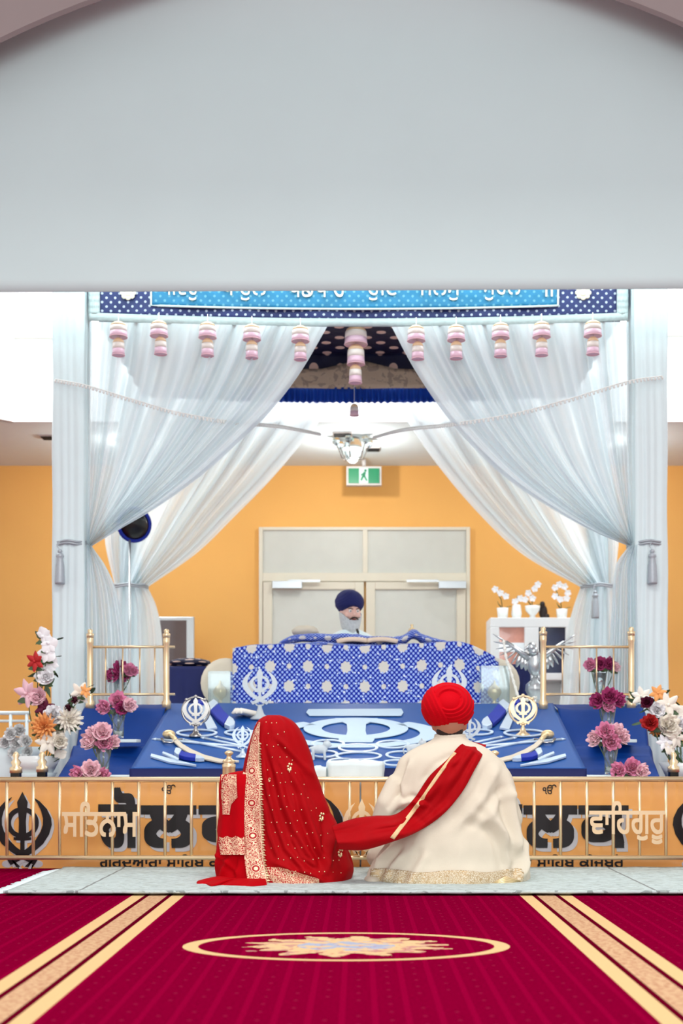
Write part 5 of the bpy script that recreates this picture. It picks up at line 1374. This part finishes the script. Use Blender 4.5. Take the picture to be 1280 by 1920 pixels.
# straight rods
i = 0
for s, cx, side in ((1, 0, 'left'), (-1, 1345, 'right')):
    for (x0, y0, x1, y1, w) in ((293, 1390, 455, 1404, 'nearest'), (345, 1391, 452, 1413, 'middle'), (383, 1388, 452, 1402, 'farther'), (408, 1386, 455, 1396, 'farthest')):
        a, c_ = BP(x0 * s + cx, y0, .012), BP(x1 * s + cx, y1, .012); t = thing('steel_rod', '%s slim steel rod laid on the %s of the blue platform' % (w, side), 'rod', a.lerp(c_, .5))
        b = MB(); b.tube([a, c_], .008, 8); b.build('shaft', m_silver, t); b = MB(); b.tube([a + (a - c_).normalized() * .03, a], [.002, .010], 8); b.build('tip', m_silver, t)
# small daggers and crossed blades
for s, cx, side in ((1, 0, 'left'), (-1, 1343, 'right')):
    M_ = lambda x: x * s + cx
    t = thing('small_dagger', 'small dagger in a blue sheath with silver ends, lower %s of the platform' % side, 'dagger', bpo(M_(355), 1422))
    b = MB(); A, B = weapon_curve([(M_(336), 1421), (M_(346), 1425), (M_(358), 1427), (M_(367), 1428)], [5, 4.6, 4.2, 3.6]); b.strip(A, B, mpB, .0, .024); b.build('sheath', m_royal, t, smooth=False, bevel=.004)
    b = MB(); A, B = weapon_curve([(M_(328), 1417), (M_(333), 1419), (M_(338), 1422)], [4, 6, 5.4]); b.strip(A, B, mpB, 0, .028); b.build('handle', m_silver, t, smooth=False, bevel=.004)
    b = MB(); A, B = weapon_curve([(M_(366), 1428), (M_(374), 1429), (M_(383), 1431)], [3.4, 3.0, .6]); b.strip(A, B, mpB, 0, .02); b.build('sheath_tip', m_silver, t, smooth=False)
    t = thing('crossed_blades', 'pair of small crossed steel blades in the lower %s corner of the platform' % side, 'blade', bpo(M_(320), 1430))
    b = MB(); A, B = weapon_curve([(M_(283), 1422), (M_(318), 1432), (M_(368), 1441)], [2.6, 3.4, .5]); b.strip(A, B, mpB, .0, .010); b.build('blade', m_silver, t, smooth=False)
    b = MB(); A, B = weapon_curve([(M_(305), 1420), (M_(322), 1427), (M_(335), 1433)], [1.8, 2.2, 1.6]); b.strip(A, B, mpB, .010, .020); b.build('blade', m_silver, t, smooth=False)
    t = thing('sheathed_dagger', 'broad dagger in a royal blue sheath, upper %s of the platform' % side, 'dagger', bpo(M_(418), 1346))
    b = MB(); A, B = weapon_curve([(M_(402), 1336), (M_(413), 1350), (M_(425), 1361)], [10, 9.5, 9]); b.strip(A, B, mpB, 0, .03); b.build('sheath', m_royal, t, smooth=False, bevel=.006)
    b = MB(); A, B = weapon_curve([(M_(394), 1327), (M_(398), 1332), (M_(402), 1336)], [8, 10, 10]); b.strip(A, B, mpB, 0, .032); b.build('sheath_mouth', m_silver, t, smooth=False, bevel=.004)
    b = MB(); A, B = weapon_curve([(M_(425), 1361), (M_(434), 1366), (M_(440), 1368)], [9, 8, 3]); b.strip(A, B, mpB, 0, .03); b.build('sheath_tip', m_silver, t, smooth=False, bevel=.004)
    t = thing('bare_blade', 'broad bare steel blade behind the ring emblem, %s of the platform' % side, 'blade', bpo(M_(390), 1350))
    b = MB(); fill(b, [(M_(372), 1330), (M_(384), 1328), (M_(407), 1371), (M_(389), 1374)], 0, .012); b.build('blade', m_silver, t, smooth=False)
    b = MB(); fill(b, [(M_(372), 1330), (M_(384), 1328), (M_(380), 1322), (M_(368), 1324)], 0, .03); b.build('grip', m_royal, t, smooth=False)
# flat steel rings (quoits)
for (cx, cy, rx, ry, lb) in ((369, 1378.5, 39, 7, 'flat steel ring under the left chrome emblem stand'), (982, 1378.5, 39, 7, 'flat steel ring under the right chrome emblem stand'),
        (450, 1378, 30, 6, 'flat steel ring beside the small left emblem stand'), (895, 1377, 30, 6, 'flat steel ring beside the small right emblem stand'),
        (615, 1399, 32, 8, 'wide flat steel ring right of the veiled person'), (671, 1407, 38, 8, 'wide flat steel ring at the centre of the platform'), (736, 1400, 32, 8, 'wide flat steel ring left of the red turban'),
        (608, 1418, 26, 7, 'flat steel ring behind the white cloth bundle on the left'), (752, 1420, 30, 7.5, 'flat steel ring beside the white cloth bundle on the right'), (672, 1422, 44, 8, 'large flat steel ring behind the white cloth bundle'), (640, 1432, 26, 6, 'flat steel ring partly hidden by the white bundle, left'), (742, 1435, 26, 6, 'flat steel ring nearest the platform edge, right of the bundle')):
    b = MB(); ering(b, cx, cy, rx, ry, 5.5, 2.0, 0, .006); tag(b.build('steel_ring', m_silver, org=bpo(cx, cy), smooth=False), lb, 'ring')
# emblem stands
def emblem_stand(px, ybase, ytop, wd, m_, label, ringed=False, basew=20):
    q = BP(px, ybase, .006) if ybase > 1325 else P(px, ybase, 9.0); d = q.y; s = d / F
    if ybase <= 1325: q.z = .945
    t = thing('khanda_stand', label, 'emblem', q)
    h = (ybase - ytop) * s; foot = h * .28; E = h - foot
    b = MB(); b.lathe([(basew * s, -.004), (basew * s, .006), (basew * s * .45, foot * .35), (basew * s * .22, foot * .8), (basew * s * .25, foot * 1.0)], q, 24); b.build('foot', m_, t)
    b = MB(); khanda(b, lambda x, y, hh: Vector((q.x + x * wd * s / .77, d - .008 + hh, q.z + foot + y * E)), 0, .016, ring=True); o = b.build('emblem', m_, t, smooth=False, bevel=.002)
    if ringed:
        b = MB(); c_ = Vector((q.x, d, q.z + foot + E * .52)); rr = wd * s / 2 * 1.02
        b.tube([c_ + Vector((rr * cos(2 * pi * i / 40), 0, rr * sin(2 * pi * i / 40))) for i in range(41)], .007, 8, False); b.build('outer_ring', m_, t)
        b = MB()
        for k in range(3):
            a = pi / 2 + (k - 1) * .7; b.ball(c_ + Vector((rr * 1.04 * cos(a), 0, rr * 1.04 * sin(a))), .012, 8, 6)
        b.build('knob', m_, t)
    return t
emblem_stand(367, 1383, 1309, 50, m_chrome, 'chrome ringed emblem on a foot, left of the platform', True, 14)
emblem_stand(980, 1381, 1307, 50, m_brass, 'brass toned ringed emblem on a foot, right of the platform', True, 14)
emblem_stand(487, 1350, 1254, 66, m_acryl, 'large frosted white emblem stand behind the veiled person', False, 18)
emblem_stand(842, 1350, 1250, 66, m_acryl, 'large frosted white emblem stand behind the red turban', False, 18)
emblem_stand(455, 1422, 1362, 40, m_silver, 'small silver emblem stand beside the veiled person\'s shoulder', False, 13)
emblem_stand(880, 1408, 1345, 42, m_acryl, 'small clear emblem stand right of the red turban', False, 13)
# shell dish and small animal figurines
t = thing('shell_dish', 'ivory shell shaped dish behind the veiled person', 'dish', bpo(468, 1350)); b = MB(); c = BP(470, 1348, .03)
for k in range(7):
    a = pi * (.1 + .8 * k / 6); b.tube([c + Vector((.06, 0, 0)), c + Vector((-.06 * abs(sin(a)) - .04, .07 * cos(a), .02)), c + Vector((-.10 * sin(a) - .02, .09 * cos(a), .005))], [.016, .02, .006], 8)
b.build('shell', m_ivory, t)
for (x, y, lb) in ((598, 1426, 'small clear crystal animal figurine right of the veiled person'), (777, 1424, 'small clear crystal animal figurine left of the cream coat')):
    c = BP(x, y, .02); s = c.y / F; b = MB()
    b.ball(c + Vector((0, 0, .045)), (.050, .026, .026), 16, 10, fn=lambda q: 1 + .1 * noise.noise(q * 5)); b.ball(c + Vector((.045, 0, .075)), (.024, .02, .022), 12, 8); b.ball(c + Vector((.062, 0, .068)), (.014, .012, .01), 10, 6)
    for ax, ay in ((-.035, -.014), (-.035, .014), (.03, -.014), (.03, .014)): b.tube([c + Vector((ax, ay, .04)), c + Vector((ax + .004, ay, -.018))], [.010, .008], 8)
    b.tube([c + Vector((-.045, 0, .06)), c + Vector((-.065, 0, .04)), c + Vector((-.06, 0, .01))], .005, 6)
    for s_ in (-1, 1): b.ball(c + Vector((.04, s_ * .014, .098)), (.006, .005, .008), 6, 5)
    tag(b.build('animal_figurine', m_acryl, org=c, remesh=.004, sm=2), lb, 'figurine')
# cloth covered bundles in front of the platform
def bundle(x0, x1, y0, y1, d, dy, label, seed):
    a, c_ = P(x0, y0, d), P(x1, y0, d); cx = (a.x + c_.x) / 2; w = c_.x - a.x; zt = a.z
    def f(u, v):
        an = 2 * pi * u; k = 1 / max(abs(cos(an)), abs(sin(an))) ** .85
        if v < .7: z = lerp(.0, zt - .01, v / .7); q = 1
        else: q = 1 - ((v - .7) / .3) ** 1.5; z = zt - .01 + .014 * (1 - q)
        n_ = 1 + .05 * noise.noise(Vector((cos(an) * 4, sin(an) * 4, z * 12 + seed)))
        return Vector((cx + w / 2 * k * cos(an) * q * n_, d + dy + dy * k * sin(an) * q * n_, z + .012 * noise.noise(Vector((cos(an) * 3 * q, sin(an) * 3 * q, seed)))))
    b = MB(); b.grid(f, 80, 40, True, capv=True); return b.build('cloth_covered_box', m_satin, org=(cx, d + dy, 0))
tag(bundle(612, 720, 1426, 1460, 7.19, .10, '', 2), 'white cloth covered box between the signboard and the platform', 'covered box')
tag(bundle(578, 612, 1437, 1460, 7.19, .09, '', 5), 'small white cloth bundle left of the white covered box', 'cloth bundle')

# ------------------------------------------------------------------ eagle ornament and bead string
d = 9.25; c = P(1003, 1240, d)
t = thing('eagle_ornament', 'silver eagle ornament with spread wings behind the right brass rail', 'ornament', (c.x, d, .93))
b = MB(); b.lathe([(.06, .93), (.062, .95), (.03, .965), (.045, 1.0), (.07, 1.05), (.065, 1.09), (.03, 1.12), (.02, 1.14)], (c.x, d, 0), 24, wob=lambda a, z: 1 + .08 * sin(10 * a)); b.build('pedestal', m_steel, t)
b = MB(); b.ball((c.x, d, 1.235), (.052, .05, .10), 20, 14, fn=lambda q: 1 + .06 * sin(q.z * 30) * sin(q.x * 24)); b.ball((c.x - .03, d - .03, 1.345), (.034, .036, .036), 14, 10); b.tube([(c.x - .05, d - .045, 1.345), (c.x - .078, d - .06, 1.335), (c.x - .082, d - .06, 1.318)], [.014, .010, .002], 8)
b.tube([(c.x - .01, d - .02, 1.30), (c.x - .02, d - .03, 1.34)], [.035, .03], 12)
for s in (-1, 1): b.tube([(c.x + s * .02, d, 1.17), (c.x + s * .025, d - .02, 1.12)], .012, 8)
body = b.build('eagle_body', m_steel, t)
for s in (-1, 1):
    b = MB()
    for k in range(11):
        u = k / 10; root = Vector((c.x + s * (.03 + .16 * u), d + .01, 1.25 + .13 * u)); ang = lerp(-100, 32, u ** 1.6); L = lerp(.08, .12, u)
        tip = root + Vector((s * cos(radians(ang)) * L, .02, sin(radians(ang)) * L)); b.tube([root, root.lerp(tip, .6), tip], [.014, .019, .005], 8, flat=.35)
    b.tube([(c.x + s * .02, d, 1.26), (c.x + s * .12, d, 1.33), (c.x + s * .2, d + .01, 1.39)], [.024, .018, .008], 10)
    b.build('wing', m_steel, t)
b = MB(); pts = [P(944, 1204, 9.1), P(949, 1235, 9.08), P(958, 1262, 9.05), (P(966, 1290, 9.0)), P(972, 1306, 8.95), P(985, 1312, 8.93), P(1005, 1308, 8.95)]
pp = [Vector(poly_at([tuple(p) for p in pts], i / 34)) for i in range(35)]
for i, p in enumerate(pp): b.ball(p, (.0085, .0085, .011) if i % 3 else (.012, .012, .014), 10, 6)
b.tube(pp, .0025, 5); tag(b.build('bead_string', m_bead, org=pp[0]), 'string of white beads hanging beside the right glass box', 'beads')

# ------------------------------------------------------------------ vases with peonies on the steps
RP = random.Random(11)
def vase_group(px, ytop, ybot, cxf, cyf, d, blooms, pos, basey=None):
    """blooms: (dx, dy, r px, material)"""
    s = d / F; q = P(px, ybot, d); t = thing('flower_vase', 'clear glass vase of stems, ' + pos, 'vase', q)
    zt = P(0, ytop, d).z; h = zt - q.z
    b = MB(); b.lathe([(.030, 0), (.032, .006), (.034, h * .5), (.046, h), (.043, h), (.031, h * .5), (.028, .012), (.0, .012)], q, 28); b.build('glass', m_glass, t)
    b = MB()
    for k in range(7): a = 2 * pi * k / 7; b.ball(q + Vector((.014 * cos(a), .014 * sin(a), .024)), .013, 8, 6)
    b.build('pebble', m_ivory, t)
    for k, (dx, dy, r, m_) in enumerate(blooms):
        cpos = P(cxf + dx, cyf + dy, d - .03 + RP.uniform(-.03, .02)); v = Vector((dx * .04 + RP.uniform(-.2, .2), -1, -dy * .035 + .25))
        col = {'magenta_petal': 'dark magenta', 'pink_petal': 'rose pink', 'pale_pink_petal': 'pale pink', 'white_petal': 'white', 'ivory_petal': 'ivory'}[m_.name]
        where = RANK[len(blooms)][sorted(x_[0] for x_ in blooms).index(dx)]
        fl = flower('peony', m_, cpos, r * s * 1.12, v, '%s peony, %s in the bunch %s' % (col, where, pos), 'peonies in the glass vases', stem=q + Vector((RP.uniform(-.01, .01), 0, .03)))
mg, pk, bl = m_mag, m_pink, m_blush
RANK = {3: ['left', 'middle', 'right'], 4: ['leftmost', 'second from left', 'third from left', 'rightmost'], 5: ['leftmost', 'second from left', 'middle', 'fourth from left', 'rightmost']}
vase_group(222, 1275, 1318, 226, 1258, 8.86, [(-14, 8, 15, mg), (0, -6, 16, mg), (16, -2, 14, pk), (6, 8, 13, mg), (24, 0, 10, pk)], 'on the top left step')
vase_group(222, 1330, 1384, 218, 1318, 8.08, [(-22, 8, 16, pk), (2, -4, 18, pk), (24, 4, 16, bl), (10, 10, 14, mg)], 'in the middle of the left steps')
vase_group(194, 1400, 1452, 187, 1383, 7.50, [(-20, 6, 19, bl), (4, -10, 21, bl), (8, 8, 18, pk), (24, 8, 15, bl), (-12, -8, 16, bl)], 'low on the left steps')
vase_group(176, 1452, 1492, 168, 1446, 7.36, [(-22, 6, 18, pk), (2, -2, 20, bl), (24, 8, 16, pk)], 'behind the rail at the lower left')
vase_group(1124, 1262, 1318, 1128, 1247, 8.86, [(-22, 0, 13, pk), (-4, -2, 15, mg), (14, -2, 14, mg), (26, 4, 10, bl)], 'on the top right step')
vase_group(1140, 1325, 1384, 1138, 1310, 8.08, [(-18, 4, 17, mg), (4, -4, 18, mg), (20, 2, 16, mg), (2, 12, 15, pk)], 'in the middle of the right steps')
vase_group(1144, 1396, 1452, 1141, 1380, 7.50, [(-26, 4, 17, bl), (-6, -8, 19, pk), (14, -6, 20, bl), (4, 10, 20, pk), (26, 2, 15, bl)], 'low on the right steps')
vase_group(1172, 1452, 1492, 1180, 1443, 7.36, [(-20, 2, 17, pk), (4, -4, 19, pk), (22, 4, 17, bl)], 'behind the rail at the lower right')
for (x, y, d, w, lb) in ((228, 1386, 8.08, .20, 'white shelf under the middle vase of the left steps'), (1150, 1386, 8.08, .26, 'white shelf under the middle vase of the right steps'), (210, 1453, 7.5, .24, 'white shelf under the low vase of the left steps'), (1130, 1453, 7.5, .22, 'white shelf under the low vase of the right steps')):
    shelf(x, y, d, w, lb)

for (x, lb) in ((176, 'white block under the lowest vase left, behind the rail'), (1172, 'white block under the lowest vase right, behind the rail')):
    q = P(x, 1492, 7.36); b = MB(); b.box((q.x, 7.36, q.z / 2), (.14, .12, q.z)); tag(b.build('plinth', m_satin, org=(q.x, 7.36, 0), smooth=False, bevel=.005), lb, 'plinth')
# ------------------------------------------------------------------ tall mixed arrangements at both sides
def arrangement(cx, d, items, side, zb, stand_x):
    s = d / F; X = P(stand_x, 0, d).x
    t = thing('flower_stand', 'white fluted stand holding the mixed flower arrangement on the ' + side, 'stand', (X, d + .1, 0))
    b = MB(); b.lathe([(.13, 0), (.13, .03), (.07, .06), (.06, zb - .1), (.10, zb - .04), (.12, zb)], (X, d + .1, 0), 32, wob=lambda a, z: 1 + .03 * sin(12 * a)); b.build('column', m_satin, t)
    b = MB(); b.lathe([(.10, zb), (.15, zb + .10), (.12, zb + .10), (.08, zb + .02)], (X, d + .1, 0), 28); b.build('bowl', m_stone, t)
    b = MB(); R5 = random.Random(3)
    for k in range(60):
        it = items[k % len(items)]; c_ = P(it[2] + R5.uniform(-12, 12), it[3] + R5.uniform(-10, 16), d + .06)
        ax = Vector((R5.uniform(-1, 1), R5.uniform(-.3, .5), R5.uniform(-.8, .8))); petal(b, c_, ax, (R5.uniform(-1, 1), 1, R5.uniform(-1, 1)), R5.uniform(.05, .09), .018, .2, -.2)
    lf = b.build('foliage', m_leaf, t); lf['kind'] = 'stuff'
    seen = {}
    for (kind, m_, x, y, r, desc) in items:
        c_ = P(x, y, d + rnd.uniform(-.05, .04)); v = Vector(((x - cx) * .015 + rnd.uniform(-.2, .2), -1, rnd.uniform(-.1, .35)))
        flower(kind, m_, c_, r * s * 1.32, v, desc + ' in the arrangement on the ' + side, stem=Vector((lerp(c_.x, X, .7), d + .1, max(zb, c_.z - .25))))
LA = [('orchid', m_wpet, 82, 1192, 14, 'topmost white orchid'), ('orchid', m_wpet, 92, 1208, 14, 'second white orchid from the top'), ('orchid', m_wpet, 88, 1226, 15, 'white orchid below the two topmost ones'), ('orchid', m_wpet, 94, 1245, 14, 'white orchid beside the pillar'),
      ('lily', m_redp, 66, 1240, 14, 'small dark red lily at the upper left'), ('orchid', m_wpet, 78, 1262, 15, 'white orchid above the pink lily'), ('peony', m_wpet, 88, 1270, 14, 'small white peony above the pink lily'),
      ('lily', m_blush, 50, 1300, 20, 'large pale pink lily at the left edge'), ('peony', m_blush, 72, 1306, 16, 'pale pink peony'), ('lily', m_plum, 84, 1328, 14, 'dark plum lily'),
      ('tulip', m_plum, 127, 1328, 9, 'tall plum tulip by the pillar, lower one'), ('tulip', m_plum, 138, 1312, 9, 'tall plum tulip by the pillar, upper one'), ('dahlia', m_orp, 82, 1362, 22, 'large orange dahlia'), ('peony', m_wpet, 100, 1340, 17, 'white peony above the orange dahlia'),
      ('dahlia', m_ivory, 130, 1350, 22, 'large ivory dahlia'), ('peony', m_ivory, 108, 1366, 15, 'ivory peony between the two dahlias'), ('lily', m_ivory, 90, 1392, 17, 'ivory lily below the orange dahlia'), ('peony', m_ivory, 112, 1390, 14, 'small ivory peony at the bottom'),
      ('lily', m_ivory, 150, 1300, 16, 'ivory lily before the pillar'), ('lily', m_orp, 160, 1296, 10, 'small orange lily before the pillar'), ('orchid', m_ivory, 112, 1410, 12, 'lowest ivory orchid')]
arrangement(90, 7.9, LA, 'left', .50, 60)
RA = [('lily', m_ivory, 1202, 1306, 14, 'ivory lily at the top left'), ('lily', m_orp, 1233, 1300, 12, 'small orange lily at the top'), ('peony', m_plum, 1213, 1317, 11, 'dark plum peony'), ('lily', m_ivory, 1252, 1322, 17, 'large ivory lily'), ('peony', m_wpet, 1232, 1332, 15, 'white peony'),
      ('orchid', m_ivory, 1270, 1336, 14, 'ivory orchid at the right edge'), ('peony', m_redp, 1218, 1355, 15, 'red peony'), ('dahlia', m_orp, 1230, 1366, 14, 'orange dahlia'), ('peony', m_ivory, 1252, 1360, 20, 'large ivory peony'), ('lily', m_ivory, 1268, 1382, 15, 'ivory lily at the lower right'),
      ('peony', m_wpet, 1275, 1358, 13, 'white peony at the right edge'), ('orchid', m_ivory, 1258, 1400, 14, 'lowest ivory orchid'), ('lily', m_wpet, 1246, 1392, 12, 'small white lily at the bottom')]
arrangement(1240, 7.9, RA, 'right', .46, 1290)
# white side table with pale blossoms at the left edge
d = 8.3
for (x0, x1, lb, cx) in ((-40, 62, 'white cloth draped side table at the left edge of the altar', 20), (1268, 1345, 'white cloth draped side table at the right edge of the altar', 1300)):
    a, c_ = P(x0, 1400, d), P(x1, 1400, d); t = thing('side_table', lb, 'table', ((a.x + c_.x) / 2, d, 0)); w = c_.x - a.x; mx = (a.x + c_.x) / 2
    def f(u, v):
        an = 2 * pi * u; k = 1 / max(abs(cos(an)), abs(sin(an))); return Vector((mx + w / 2 * k * cos(an) * (1 + .02 * sin(an * 13) * (1 - v)), d + .2 * k * sin(an), lerp(.01, a.z, v)))
    b = MB(); b.grid(f, 100, 10, True, capv=True); b.build('drape', m_satin, t)
t = thing('white_balustrade', 'low white rail standing at the far left before the orange wall', 'railing', (P(10, 0, 9.4).x, 9.4, 0))
b = MB(); b.tube([P(-80, 1337, 9.4), P(56, 1337, 9.4)], .014, 10); b.tube([P(-80, 1352, 9.4), P(56, 1352, 9.4)], .010, 10); b.build('top_rail', m_satin, t)
for i in range(5):
    b = MB(); b.tube([P(-70 + i * 30, 1337, 9.4), Vector((P(-70 + i * 30, 0, 9.4).x, 9.4, 0))], .012, 8); b.build('baluster', m_satin, t)
m_pale = mat('pale_grey_petal', (226, 226, 226), .7, var=.08, scale=20)
k = 0
for (x, y, r) in ((20, 1376, 14), (36, 1370, 14), (10, 1392, 13), (48, 1390, 14), (30, 1394, 13), (52, 1410, 12), (42, 1424, 12), (24, 1412, 11)):
    flower('peony', m_pale, P(x, y, 8.05 + (k % 3) * .03), r * 8 / F * 1.1, (0, -1, .3), ['upper left', 'top', 'leftmost', 'right', 'central', 'lower right', 'lowest', 'lower left'][k] + ' pale grey blossom of the cluster on the left side table', 'pale blossoms on the left side table'); k += 1
